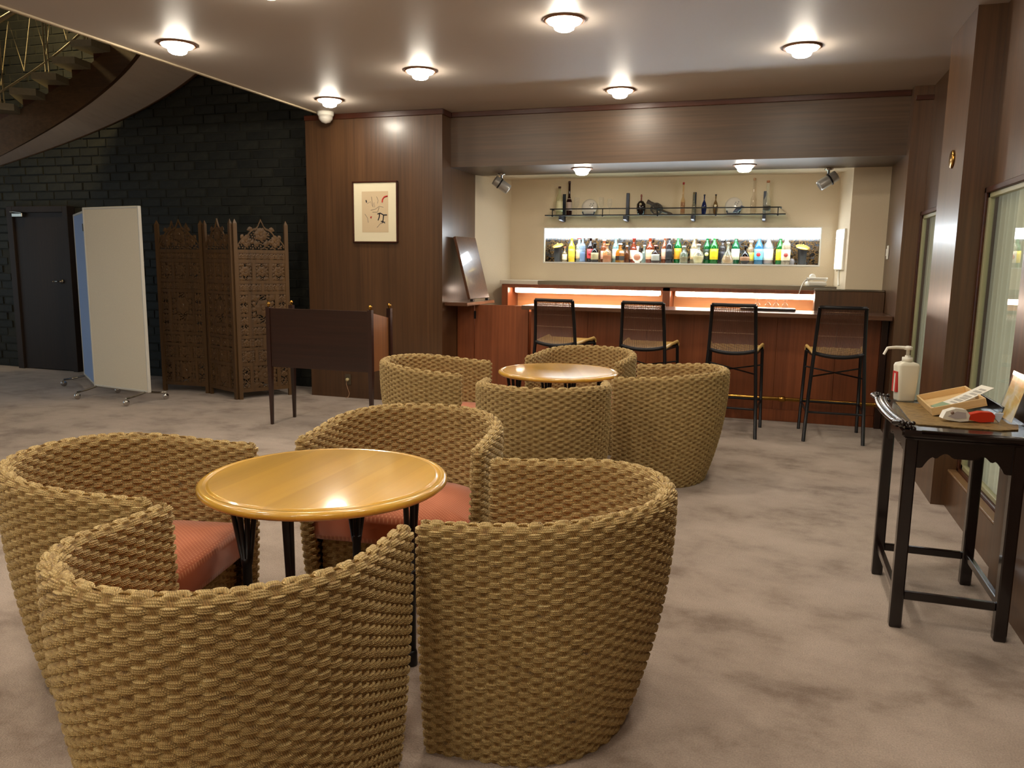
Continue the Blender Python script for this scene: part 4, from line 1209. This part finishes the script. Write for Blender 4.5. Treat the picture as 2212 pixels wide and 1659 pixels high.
# ------------------------------------------------------------------ writing desk with brass-topped posts
dk = thing('writing_desk', 'dark mahogany desk with four tapered posts topped by brass balls', 'desk', (-3.80, 6.26, 0))
DW, DD = .515, .18
for sx in (-1, 1):
    for sy in (-1, 1):
        x, y = sx * DW, sy * DD
        r_ = [(x - .011, y - .011), (x + .011, y - .011), (x + .011, y + .011), (x - .011, y + .011)]
        t_ = [(x - .02, y - .02), (x + .02, y - .02), (x + .02, y + .02), (x - .02, y + .02)]
        vs = [(*p, 0) for p in r_] + [(*p, .55) for p in t_] + [(*p, 1.085) for p in t_]
        k = MB().add(vs, [(3, 2, 1, 0)] + [(i, (i + 1) % 4, 4 + (i + 1) % 4, 4 + i) for i in range(4)] + [(4 + i, 4 + (i + 1) % 4, 8 + (i + 1) % 4, 8 + i) for i in range(4)] + [(8, 9, 10, 11)])
        leg = k.build('leg', M['mahogany_v'], dk)
        k = MB(); k.lathe([(.013, 1.085), (.008, 1.095), (.017, 1.106), (.018, 1.114), (.011, 1.126), (1e-5, 1.13)], (x, y, 0), 16); k.build('brass_ball', M['brass'], leg)
B((-DW + .02, -DD - .012, .54), (DW - .02, -DD + .008, 1.075), .003).build('modesty_panel', M['mahogany'], dk)
for sx in (-1, 1):
    x = sx * (DW - .008)
    k = MB().slab([(-DD + .02, .54), (DD - .02, .54), (DD - .02, 1.00), (-DD + .02, 1.06)], lambda a, b, c, x=x: (x - .008 + c, a, b), .016)
    k.build('side_panel', M['desk_inside'], dk)
B((-DW + .02, -DD + .01, .70), (DW - .02, DD, .725), .002).build('writing_top', M['mahogany'], dk)
B((-DW + .02, -DD + .01, .54), (DW - .02, DD, .555), .002).build('bottom', M['mahogany'], dk)

# ------------------------------------------------------------------ carved folding screen
sc = thing('folding_screen', 'carved wooden folding screen of pierced panels in the hall', 'screen', (-5.97, 7.26, 0))
J = [(-6.62, 7.80), (-6.61, 7.25), (-5.972, 7.275), (-5.42, 7.04), (-5.08, 7.565)]
holes_m = M['carved']
def leaf(mb, f, cx, cz, ln, wd, ang, y=-.004, th=.006):
    ln *= 1.12; wd *= 1.45
    ca, sa = math.cos(ang), math.sin(ang)
    pts = [(0, 0), (.3, .5), (.65, .42), (1, 0), (.65, -.42), (.3, -.5)]
    P = [(cx + ca * a * ln - sa * b * wd, cz + sa * a * ln + ca * b * wd) for a, b in pts]
    vs = [f(p[0], y, p[1]) for p in P] + [f(p[0], y + th, p[1]) for p in P]
    mid = f(cx + ca * .5 * ln, y - .004, cz + sa * .5 * ln)
    vs.append(mid)
    fs = [(i, (i + 1) % 6, 12) for i in range(6)] + [(i, 6 + i, 6 + (i + 1) % 6, (i + 1) % 6) for i in range(6)] + [tuple(range(11, 5, -1))]
    mb.add(vs, fs)
def rosette(mb, f, cx, cz, r, n=6):
    for i in range(n): leaf(mb, f, cx, cz, r * 1.1, r * .85, 2 * PI * i / n + .3)
    vs = [f(cx + r * .26 * math.cos(2 * PI * i / 8), -.012, cz + r * .26 * math.sin(2 * PI * i / 8)) for i in range(8)] + [f(cx + r * .4 * math.cos(2 * PI * i / 8), -.002, cz + r * .4 * math.sin(2 * PI * i / 8)) for i in range(8)]
    mb.add(vs, [tuple(range(8))] + [(i, (i + 1) % 8, 8 + (i + 1) % 8, 8 + i) for i in range(8)])
def fret(f, x0, x1, z0, z1, rnd, big=False, arch=False):
    """pierced carving: scrolling leaves and flowers with holes between"""
    mb = MB(); w_, h_ = x1 - x0, z1 - z0
    e = .006
    for a, b, c, d in ((x0, x0 + e, z0, z1), (x1 - e, x1, z0, z1), (x0, x1, z0, z0 + e), (x0, x1, z1 - e, z1)):
        mb.add([f(p, y, q) for y in (-.006, .008) for p, q in ((a, c), (b, c), (b, d), (a, d))],
               [(0, 1, 2, 3), (7, 6, 5, 4), (0, 4, 5, 1), (1, 5, 6, 2), (2, 6, 7, 3), (3, 7, 4, 0)])
    cx, cz = (x0 + x1) / 2, (z0 + z1) / 2
    if big or arch:
        s_ = min(w_, h_)
        rr = s_ * (.30 if big else .33)
        rosette(mb, f, cx, cz + h_ * .04, rr, 7)
        for sx in (-1, 1):
            for fx, fz, l_, an in ((.5, .5, .32, -2.4), (.5, -.5, .32, 2.4), (.5, 0, .22, PI), (.42, .28, .2, -1.9), (.42, -.28, .2, 1.9), (.16, .5, .22, -1.2), (.16, -.5, .22, 1.2), (.3, .4, .2, -.4), (.3, -.4, .2, .4)):
                x = cx + sx * fx * (w_ - .01); an2 = an if sx > 0 else PI - an
                leaf(mb, f, x, cz + fz * (h_ - .01), s_ * l_, s_ * l_ * .55, an2)
        if h_ > w_ * 1.35:
            for sz in (-1, 1): rosette(mb, f, cx, cz + sz * h_ * .36, s_ * .17, 5)
        if w_ > h_ * 1.35:
            for sz in (-1, 1): rosette(mb, f, cx + sz * w_ * .36, cz, s_ * .2, 5)
    else:
        hor = w_ > h_; ln = max(w_, h_); s_ = min(w_, h_)
        n = max(1, int(round(ln / (s_ * 1.05))))
        for i in range(n):
            q = (i + .5) / n - .5
            px, pz = (cx + q * w_, cz) if hor else (cx, cz + q * h_)
            rosette(mb, f, px, pz, s_ * .36, 5)
            st_ = ln / n
            for a in (-1, 1):
                for b in (-1, 1):
                    ox, oz = (a * st_ * .46, b * s_ * .46) if hor else (a * s_ * .46, b * st_ * .46)
                    leaf(mb, f, px + ox, pz + oz, s_ * .42, s_ * .26, math.atan2(-oz, -ox) + .5 * a * b)
                    leaf(mb, f, px + ox, pz + oz * .2, s_ * .3, s_ * .2, math.atan2(-oz * .2, -ox) + .9 * a * b)
    # filler scrolls between the flowers
    sp_ = .021
    nx_, nz_ = max(1, int(w_ / sp_)), max(1, int(h_ / sp_))
    for i in range(nx_):
        for j in range(nz_):
            px, pz = x0 + (i + .5) * w_ / nx_, z0 + (j + .5) * h_ / nz_
            if (big or arch) and (px - cx) ** 2 + (pz - cz) ** 2 < (min(w_, h_) * .30) ** 2: continue
            sx = 1 if px > cx else -1
            an = .8 + 1.9 * ((i * 7 + j * 3) % 4) * .5
            leaf(mb, f, px - .008, pz, .019, .011, an if sx > 0 else PI - an, .002, .004)
    # thin cross stems tie the leaves together
    for sx in (-1, 1):
        for (ax, az, bx_, bz) in ((-.5, -.5, .5, .5), (0, -.5, .5, 0), (0, .5, .5, 0)):
            a_ = (cx + sx * ax * w_, cz + az * h_); b_ = (cx + sx * bx_ * w_, cz + bz * h_)
            dx, dz = b_[0] - a_[0], b_[1] - a_[1]; l_ = math.hypot(dx, dz); nx, nz = -dz / l_ * .003, dx / l_ * .003
            P = [(a_[0] + nx, a_[1] + nz), (a_[0] - nx, a_[1] - nz), (b_[0] - nx, b_[1] - nz), (b_[0] + nx, b_[1] + nz)]
            mb.add([f(p[0], y, p[1]) for y in (.0, .006) for p in P], [(0, 1, 2, 3), (7, 6, 5, 4), (0, 4, 5, 1), (2, 6, 7, 3)])
    return mb
rnd = random.Random(3)
for pi_ in range(4):
    a, b = J[pi_], J[pi_ + 1]
    ox, oy = -5.97, 7.26
    W_ = math.hypot(b[0] - a[0], b[1] - a[1]); ux, uy = (b[0] - a[0]) / W_, (b[1] - a[1]) / W_
    nx, ny = (-uy, ux)
    # local panel frame: x along the panel, y away from the viewer, z up
    if nx * a[0] + ny * (a[1]) < 0: nx, ny = -nx, -ny
    f = lambda x, y, z, a=a, ux=ux, uy=uy, nx=nx, ny=ny: (a[0] - ox + ux * x + nx * y, a[1] - oy + uy * x + ny * y, z)
    pn = MB(); 
    def fb(mb, x0, x1, z0, z1, y0=-.014, y1=.014):
        mb.add([f(p, y, q) for y in (y0, y1) for p, q in ((x0, z0), (x1, z0), (x1, z1), (x0, z1))],
               [(0, 1, 2, 3), (7, 6, 5, 4), (0, 4, 5, 1), (1, 5, 6, 2), (2, 6, 7, 3), (3, 7, 4, 0)])
    sw2 = .042
    g = .012
    for x0, x1 in ((g, g + sw2), (W_ - g - sw2, W_ - g)):
        fb(pn, x0, x1, 0, 1.88)
        c0 = (x0 + x1) / 2
        pn.add([f(x0, -.014, 1.88), f(x1, -.014, 1.88), f(x1, .014, 1.88), f(x0, .014, 1.88), f(c0, 0, 1.93)], [(0, 1, 4), (1, 2, 4), (2, 3, 4), (3, 0, 4)])
    xl, xr = g + sw2, W_ - g - sw2
    zr = [.075, .11, .36, .39, .53, .555, .66, .685, 1.135, 1.16, 1.25, 1.275, 1.47, 1.50, 1.575, 1.61]
    for q in range(0, len(zr), 2): fb(pn, xl, xr, zr[q], zr[q + 1], -.010, .010)
    o = pn.build('frame', M['carved'], sc)
    # arched crest
    cr = MB(); n = 28; top = []
    for i in range(n + 1):
        t_ = i / n * 2 - 1
        z = 1.66 + .21 * (1 - abs(t_) ** 1.25) + .018 * abs(math.cos(t_ * PI * 2.5)) + (.05 * (1 - abs(t_) / .12) if abs(t_) < .12 else 0)
        top.append((xl + (xr - xl) * i / n, z))
    for i in range(n):
        (xa, za), (xb, zb) = top[i], top[i + 1]
        cr.add([f(p, y, q) for y in (-.008, .008) for p, q in ((xa, za - .022), (xb, zb - .022), (xb, zb), (xa, za))],
               [(0, 1, 2, 3), (7, 6, 5, 4), (0, 4, 5, 1), (2, 6, 7, 3)])
    cw = (xl + xr) / 2
    rosette(cr, f, cw, 1.775, .062, 7); rosette(cr, f, cw - W_ * .26, 1.70, .05, 6); rosette(cr, f, cw + W_ * .26, 1.70, .05, 6)
    for sx in (-1, 1):
        for dx, z, l_, an in ((.04, 1.64, .07, 1.2), (.12, 1.66, .06, .4), (.13, 1.76, .06, -.6), (.09, 1.84, .06, -.4), (.19, 1.77, .05, -1.0), (.24, 1.64, .05, .2), (.07, 1.70, .05, -.3), (.15, 1.63, .05, 1.3)):
            x = cw + sx * dx * W_ / .62
            if xl < x < xr: leaf(cr, f, x, z, l_, l_ * .55, an if sx > 0 else PI - an)
    for i in range(int((xr - xl) / .022)):
        px = xl + .011 + i * .022
        t_ = (px - xl) / (xr - xl) * 2 - 1
        zt = 1.64 + .21 * (1 - abs(t_) ** 1.25)
        for j in range(int((zt - 1.61) / .023)):
            an = .6 + 1.7 * ((i * 5 + j * 3) % 4) * .5
            leaf(cr, f, px - .006, 1.62 + j * .023, .021, .013, an if px > cw else PI - an, .002, .004)
    cr.build('crest', M['carved'], sc)
    # mullions and carved insets
    rows = [(.11, .36, (.2, .6, .2), True), (.39, .53, (1, 1, 1), True), (.555, .66, (1, 1), False), (.685, 1.135, (.2, .6, .2), True), (1.16, 1.25, (1, 1), False), (1.275, 1.47, (1, 1, 1), True), (1.50, 1.575, (1,), False)]
    ml = MB()
    for z0, z1, wds, arch in rows:
        tw = sum(wds); x = xl; mw = .03
        av = (xr - xl) - mw * (len(wds) - 1)
        for q, ww in enumerate(wds):
            x1 = x + av * ww / tw
            if z1 - z0 > .4 and ww < .3:
                zm = (z0 + z1) / 2
                fb(ml, x, x1, zm - .012, zm + .012, -.009, .009)
                fret(f, x, x1, z0, zm - .012, rnd).build('carved_inset', M['carved'], sc)
                fret(f, x, x1, zm + .012, z1, rnd).build('carved_inset', M['carved'], sc)
            elif z1 - z0 > .4:
                fb(ml, x, x1, z0 + .10, z0 + .125, -.009, .009)
                fret(f, x, x1, z0, z0 + .10, rnd).build('carved_inset', M['carved'], sc)
                fret(f, x, x1, z0 + .125, z1, rnd, big=True).build('carved_inset', M['carved'], sc)
            else:
                fret(f, x, x1, z0, z1, rnd, arch=arch).build('carved_inset', M['carved'], sc)
            if q < len(wds) - 1: fb(ml, x1, x1 + mw, z0, z1, -.009, .009)
            x = x1 + mw
    if ml.v: ml.build('mullions', M['carved'], sc)

# ------------------------------------------------------------------ rolling partition boards
wbd = thing('rolling_partition', 'cream rolling partition board with grey frame in the hall', 'partition', (-6.99, 6.66, 0), math.atan2(6.52 - 6.66, -6.11 + 6.99))
PW = .885
B((.012, -.012, .125), (PW - .012, .012, 2.015)).build('panel', M['cream_board'], wbd)
k = MB()
for a, b in (((0, -.018, .112), (.022, .018, 2.028)), ((PW - .022, -.018, .112), (PW, .018, 2.028)), ((.022, -.018, .112), (PW - .022, .018, .134)), ((.022, -.018, 2.004), (PW - .022, .018, 2.028))): k.box(a, b, .005)
k.build('frame', M['frame_grey'], wbd)
def caster(mb, x, y):
    mb.lathe([(.03, -.012), (.034, -.006), (.034, .006), (.03, .012)], (x, y, .034), 18, (1, 0, 0)); mb.tube([(x, y, .05), (x, y, .075)], .012, 8)
    mb.lathe([(1e-5, .022), (.02, .016), (.03, 0)], (x - .004, y, .036), 12, (0, 0, 1))
for i, (x, s_) in enumerate(((.04, -1), (PW - .06, 1))):
    k = MB(); k.tube([(x, -.24, .078), (x, -.14, .088), (x, 0, .115), (x, .14, .088), (x, .24, .078)], .011, 8)
    ft = k.build('foot', M['steel'], wbd)
    for y in (-.24, .24):
        k = MB(); caster(k, x, y); k.build('caster', M['chrome'], ft)
k = B((-.012, -.02, 1.78), (.004, .024, 1.86), .003); k.build('hinge', M['black_metal'], wbd)
wb2 = thing('rolling_partition', 'pale blue rolling partition board folded back behind the cream one', 'partition', (-7.02, 6.70, 0), math.atan2(7.34 - 6.70, -7.86 + 7.02))
B((.012, -.012, .125), (.93, .012, 1.985)).build('panel', M['blue_board'], wb2)
k = MB()
for a, b in (((0, -.018, .112), (.022, .018, 1.998)), ((.92, -.018, .112), (.942, .018, 1.998)), ((.022, -.018, .112), (.92, .018, .134)), ((.022, -.018, 1.974), (.92, .018, 1.998))): k.box(a, b, .005)
k.build('frame', M['frame_grey'], wb2)
k = MB(); k.tube([(.86, -.24, .078), (.86, -.14, .088), (.86, 0, .115), (.86, .14, .088), (.86, .24, .078)], .011, 8); ft = k.build('foot', M['steel'], wb2)
for y in (-.24, .24):
    k = MB(); caster(k, .86, y); k.build('caster', M['chrome'], ft)

# ------------------------------------------------------------------ framed picture, socket
pc = thing('framed_picture', 'small framed abstract print in a wide cream mount on the wooden wall', 'picture', (-4.035, 7.618, 2.02))
pw_, ph_ = .265, .32
k = MB()
for a, b in (((-pw_, -.024, -ph_), (-pw_ + .015, 0, ph_)), ((pw_ - .015, -.024, -ph_), (pw_, 0, ph_)), ((-pw_, -.024, ph_ - .015), (pw_, 0, ph_)), ((-pw_, -.024, -ph_), (pw_, 0, -ph_ + .015))): k.box(a, b, .003)
k.build('frame', M['wood_dark'], pc)
B((-pw_ + .012, -.012, -ph_ + .012), (pw_ - .012, -.004, ph_ - .012)).build('mount', M['paper'], pc)
B((-.155, -.0135, -.21), (.155, -.012, .215)).build('print', M['print'], pc)
st_b = MB(); 
def stroke(mb, pts, r):
    P = [Vector((x, -.0142, z)) for x, z in pts]
    mb.tube(P, r, 4)
stroke(st_b, [(.03, -.02), (.06, -.01), (.10, -.03), (.14, -.03)], .006); stroke(st_b, [(.055, -.01), (.05, -.05), (.035, -.085)], .006)
stroke(st_b, [(.10, -.03), (.095, -.08), (.085, -.11)], .006); stroke(st_b, [(.07, -.095), (.10, -.10), (.115, -.115)], .005); stroke(st_b, [(-.105, .125), (-.098, .10)], .007)
st_b.build('black_strokes', M['ink'], pc)
k = MB(); stroke(k, [(.085, .10), (.09, .13), (.11, .155), (.15, .165)], .008); stroke(k, [(-.052, -.052), (-.042, -.056)], .011); k.build('red_strokes', M['red_print'], pc)
k = MB()
for s_ in ([(-.09, .09), (-.05, .11), (-.03, .06), (-.01, .10), (.0, .05)], [(-.04, .16), (-.03, .10), (-.02, .05)], [(.02, .16), (.04, .12), (.03, .09)], [(-.12, -.02), (-.09, -.06), (-.08, -.11)], [(-.05, .02), (0, .03), (.05, .06), (.10, .05)], [(-.03, 0), (.03, .0), (.05, .05)], [(.02, -.16), (.06, -.12), (.12, -.10)]):
    stroke(k, s_, .0022)
k.build('grey_strokes', M['grey_ink'], pc)
so = thing('wall_socket', 'small brass wall socket with a plugged cord, low on the wooden wall', 'socket', (-4.40, 7.618, .205))
B((-.036, -.008, -.06), (.036, 0, .06), .003).build('plate', plain('socket_metal', srgb(110, 100, 84), rough=.35, metal=.7), so)
k = MB(); k.lathe([(.019, 0), (.019, .022), (.012, .03)], (0, -.008, .0), 14, (0, -1, 0)); k.build('plug', plain('plug_cream', srgb(200, 186, 140), rough=.5), so)
k = MB(); k.tube([(0, -.035, -.01), (.0, -.045, -.05), (.012, -.035, -.10), (.028, -.03, -.15), (.02, -.04, -.19), (-.0, -.06, -.197)], .004, 6); k.build('cord', plain('cord_brown', srgb(170, 130, 100), rough=.6), so)

# ------------------------------------------------------------------ black lacquer side table and what stands on it
TT = .858
sd = thing('side_table', 'black lacquer side table with carved lip and scalloped apron', 'table', (.777, 3.80, 0))
LX, LY = .194, .303
for sx in (-1, 1):
    for sy in (-1, 1):
        x, y = sx * LX, sy * LY
        B((x - .024, y - .024, 0), (x + .024, y + .024, TT - .03), .005).build('leg', M['lacquer'], sd)
for sx in (-1, 1): B((sx * LX - .011, -LY + .024, .125), (sx * LX + .011, LY - .024, .16), .003).build('stretcher', M['lacquer'], sd)
for sy in (-1, 1): B((-LX + .024, sy * LY - .011, .125), (LX - .024, sy * LY + .011, .16), .003).build('stretcher', M['lacquer'], sd)
def scallop(L_):
    pts = []
    n = 40
    for i in range(n + 1):
        t_ = i / n * 2 - 1; a = abs(t_)
        if a > .86: z = .132
        elif a > .62: z = .132 - .05 * math.sin((.86 - a) / .24 * PI / 2)
        elif a > .56: z = .088
        elif a > .2: z = .088 - .022 * math.sin((.56 - a) / .36 * PI)
        else: z = .084
        pts.append((t_ * L_, TT - .03 - z))
    return [(-L_, TT - .03)] + pts + [(L_, TT - .03)]
for sy in (-1, 1):
    k = MB(); P = scallop(LX - .022); n = len(P)
    for i in range(1, n - 2):
        (xa, za), (xb, zb) = P[i], P[i + 1]
        y0 = sy * LY - .01
        k.add([(xa, y, z) if e == 0 else (xb, y, z) for y in (y0, y0 + .02) for e, z in ((0, za), (1, zb), (1, TT - .028), (0, TT - .028))], [(0, 1, 2, 3), (7, 6, 5, 4), (0, 4, 5, 1)])
    k.build('apron', M['lacquer'], sd)
for sx in (-1, 1):
    k = MB(); P = scallop(LY - .022); n = len(P)
    for i in range(1, n - 2):
        (xa, za), (xb, zb) = P[i], P[i + 1]
        y0 = sx * LX - .01
        k.add([(y, xa, z) if e == 0 else (y, xb, z) for y in (y0, y0 + .02) for e, z in ((0, za), (1, zb), (1, TT - .028), (0, TT - .028))], [(0, 1, 2, 3), (7, 6, 5, 4), (0, 4, 5, 1)])
    k.build('apron', M['lacquer'], sd)
TX0, TX1, TY0, TY1 = -.238, .262, -.36, .44
k = MB(); k.box((TX0, TY0, TT - .03), (TX1, TY1, TT), .008); k.box((TX0 + .014, TY0 + .014, TT - .042), (TX1 - .014, TY1 - .014, TT - .028), .006); k.build('tabletop', M['lacquer'], sd)
# raised moulded lip along the left end with scrolled ends
k = MB()
for dx, dz, r_ in ((-.012, .016, .013), (.006, .027, .010), (.022, .022, .009)):
    k.tube([(TX0 + dx - .022 * math.sin(PI * i / 10), TY0 + .06 + (TY1 - TY0 - .12) * i / 10, TT + dz * (.75 + .25 * math.sin(PI * i / 10))) for i in range(11)], r_, 8)
k.build('moulded_lip', M['lacquer'], sd)
for yy in (TY0 + .05, TY1 - .05):
    k = MB(); sg = 1 if yy > 0 else -1
    for i in range(9):
        q = i / 8; k.ball((TX0 + .0 + .05 * q - .02 * math.sin(q * 9), yy + sg * (.02 + .012 * math.cos(q * 8)), TT + .012 + .012 * math.sin(q * 7 + 1)), .013 - .004 * q, 1, 10, 6)
    k.tube([(TX0 - .012, yy - sg * .02, TT + .016), (TX0 - .028, yy + sg * .02, TT + .022), (TX0 - .010, yy + sg * .045, TT + .03)], [.013, .012, .006], 8)
    k.build('scroll', M['lacquer'], sd)
for yy in (TY0, TY1):
    k = MB(); k.tube([(TX0 + .07, yy, TT - .004), (TX1 - .02, yy, TT - .004)], .008, 8); k.build('edge_bead', M['lacquer'], sd)
ox, oy = .777, 3.80
mt_ = thing('placemat', 'brown marbled placemat on the black side table', 'mat', (ox + .02, oy + .02, TT + .001))
k = MB(); k.prism([(-.20, -.20), (-.18, -.25), (-.05, -.262), (.12, -.26), (.19, -.22), (.22, -.10), (.22, .30), (-.19, .32)], 0, .004); k.build('mat', M['mat'], mt_)
# sanitiser
sb = thing('pump_bottle', 'white hand-sanitiser pump bottle with red label at the far end of the side table', 'bottle', (.648, 4.185, TT + .006), .3)
k = MB(); prof = [(.039, .03, 0), (.042, .032, .01), (.053, .037, .172), (.048, .034, .184), (.022, .02, .193)]
vs = []; fs = []; nn_ = 20
for a_, b_, z in prof:
    for i in range(nn_):
        q = 2 * PI * i / nn_; c_, s_ = math.cos(q), math.sin(q)
        vs.append((math.copysign(abs(c_) ** .35, c_) * a_, math.copysign(abs(s_) ** .35, s_) * b_, z))
for r_ in range(4):
    for i in range(nn_): fs.append((r_ * nn_ + i, r_ * nn_ + (i + 1) % nn_, (r_ + 1) * nn_ + (i + 1) % nn_, (r_ + 1) * nn_ + i))
fs.append(tuple(range(nn_ - 1, -1, -1))); fs.append(tuple(range(4 * nn_, 5 * nn_)))
k.add(vs, fs, True); k.build('body', plain('frosted_plastic', srgb(222, 218, 200), rough=.35), sb)
B((-.0525, -.024, .045), (-.042, .024, .145)).build('label', M['red_print'], sb)
B((-.0530, -.006, .045), (-.0524, .008, .135)).build('lettering', M['white_plastic'], sb)
k = MB(); k.lathe([(.024, .192), (.024, .213), (.012, .215), (.012, .222)], (0, 0, 0), 18); k.build('cap', M['white_plastic'], sb)
k = MB(); k.lathe([(.008, .22), (.008, .248), (.019, .250), (.019, .264), (.01, .268)], (0, 0, 0), 14); k.tube([(0, 0, .259), (-.06, .0, .261), (-.10, .0, .257), (-.116, .0, .225)], [.008, .0075, .007, .006], 8); k.build('pump', M['white_plastic'], sb)
# wooden tray with ticket
ty = thing('wooden_tray', 'pale wooden box tray holding a printed slip on the side table', 'tray', (.708, 3.795, TT + .006), 0)
ty.rotation_euler = (0, math.radians(-16), 0)
TWX, TWY, TH_ = .215, .375, .034
B((0, 0, 0), (TWX, TWY, .006)).build('bottom', M['tray_wood'], ty)
for a, b in (((0, 0, .006), (.008, TWY, TH_)), ((TWX - .008, 0, .006), (TWX, TWY, TH_)), ((.008, 0, .006), (TWX - .008, .008, TH_)), ((.008, TWY - .008, .006), (TWX - .008, TWY, TH_))):
    B(a, b, .001).build('side', M['tray_wood'], ty)
sl = thing('printed_slip', 'white slip with a green corner lying in the wooden tray', 'paper', (.722, 3.875, TT + .024))
sl.rotation_euler = (0, math.radians(-19), math.radians(20))
k = MB(); vs = []; fs = []
for i in range(9):
    q = i / 8; vs += [(.26 * q, -.045, .02 * q * q), (.26 * q, .045, .02 * q * q)]
    if i: fs.append((2 * i - 2, 2 * i, 2 * i + 1, 2 * i - 1))
k.add(vs, fs); k.add([(v[0], v[1], v[2] - .002) for v in vs], [f_[::-1] for f_ in fs]); k.build('sheet', M['white_plastic'], sl)
B((.012, -.042, .0015), (.07, .042, .003)).build('green_print', plain('green_print', srgb(130, 150, 120), rough=.8), sl)
for i in range(7):
    x = .085 + .023 * i; z = .02 * (x / .26) ** 2
    B((x, -.03, z + .0012), (x + .012 + .004 * (i % 3), .012 + .008 * (i % 2), z + .002)).build('print', M['slip_ink'], sl)
bt = thing('black_tray', 'black tray under the right side of the wooden tray', 'tray', (.895, 4.02, TT + .006))
k = MB(); k.box((-.06, -.18, 0), (.10, .20, .012), .003); k.build('base', M['lacquer'], bt)
for a, b in (((-.06, -.18, .012), (-.05, .20, .024)), ((.09, -.18, .012), (.10, .20, .05)), ((-.05, .19, .012), (.09, .20, .05))): B(a, b, .002).build('side', M['lacquer'], bt)
# infrared thermometer
tg = thing('thermometer', 'white handheld thermometer with a red handle on the placemat', 'thermometer', (.722, 3.665, TT + .007), .19)
k = MB(); P = [(0, .012), (.012, .042), (.05, .056), (.09, .052), (.108, .03), (.104, .004), (.07, .0), (.02, .006)]
k.slab([(x, z) for x, z in P], lambda a, b, c: (a, c, b), .038); k.build('body', M['white_plastic'], tg)
k = MB(); k.slab([(.02, .022), (.055, .044), (.09, .04), (.095, .016), (.05, .012)], lambda a, b, c: (a, -.0015 + c, b), .002); k.build('grip_panel', plain('grey_panel', srgb(178, 170, 172), rough=.5), tg)
k = MB(); k.lathe([(.007, 0), (.007, .002), (1e-5, .002)], (.036, -.001, .038), 14, (0, -1, 0)); k.build('sensor', pmat((150, 124, 110)), tg)
k = MB(); P = [(.106, .01), (.112, .034), (.15, .044), (.195, .044), (.208, .03), (.204, .004), (.15, .0)]
k.slab(P, lambda a, b, c: (a, .001 + c, b), .036); k.build('handle', M['red'], tg)
k = MB(); k.slab([(.206, .034), (.212, .04), (.245, .04), (.23, .0), (.21, .02)], lambda a, b, c: (a, .01 + c, b), .012); k.build('trigger', plain('pale_blue_plastic', srgb(190, 200, 220), rough=.4), tg)
# acrylic stand with flyer
fs_ = thing('flyer_stand', 'clear sloping stand holding a yellow flyer on the side table', 'stand', (.965, 3.79, TT + .005), 0)
lean = Matrix.Rotation(math.radians(14), 4, 'Y')
k = MB(); k.obox(None, (.003, .22, .21), 0, 0, Matrix.Translation((.012, 0, .002)) @ lean @ Matrix.Translation((0, 0, .105))); k.build('sheet', M['acrylic'], fs_)
def flyer():
    mt, nt, N, L, b = new_mat('flyer_print')
    tc = N.new('ShaderNodeTexCoord'); nz = N.new('ShaderNodeTexNoise'); nz.inputs['Scale'].default_value = 9; nz.inputs['Detail'].default_value = 3
    L.new(tc.outputs['Object'], nz.inputs['Vector'])
    r = ramp(N, [(.4, srgb(226, 176, 70)), (.5, srgb(232, 206, 130)), (.62, srgb(240, 236, 220))])
    L.new(nz.outputs['Fac'], r.inputs['Fac']); L.new(r.outputs['Color'], b.inputs['Base Color']); b.inputs['Roughness'].default_value = .15
    return mt
k = MB(); k.obox(None, (.002, .205, .195), 0, 0, Matrix.Translation((.0155, 0, .002)) @ lean @ Matrix.Translation((0, 0, .105))); k.build('flyer', flyer(), fs_)
B((.01, -.10, 0), (.075, .10, .004), .001).build('foot', M['acrylic'], fs_)
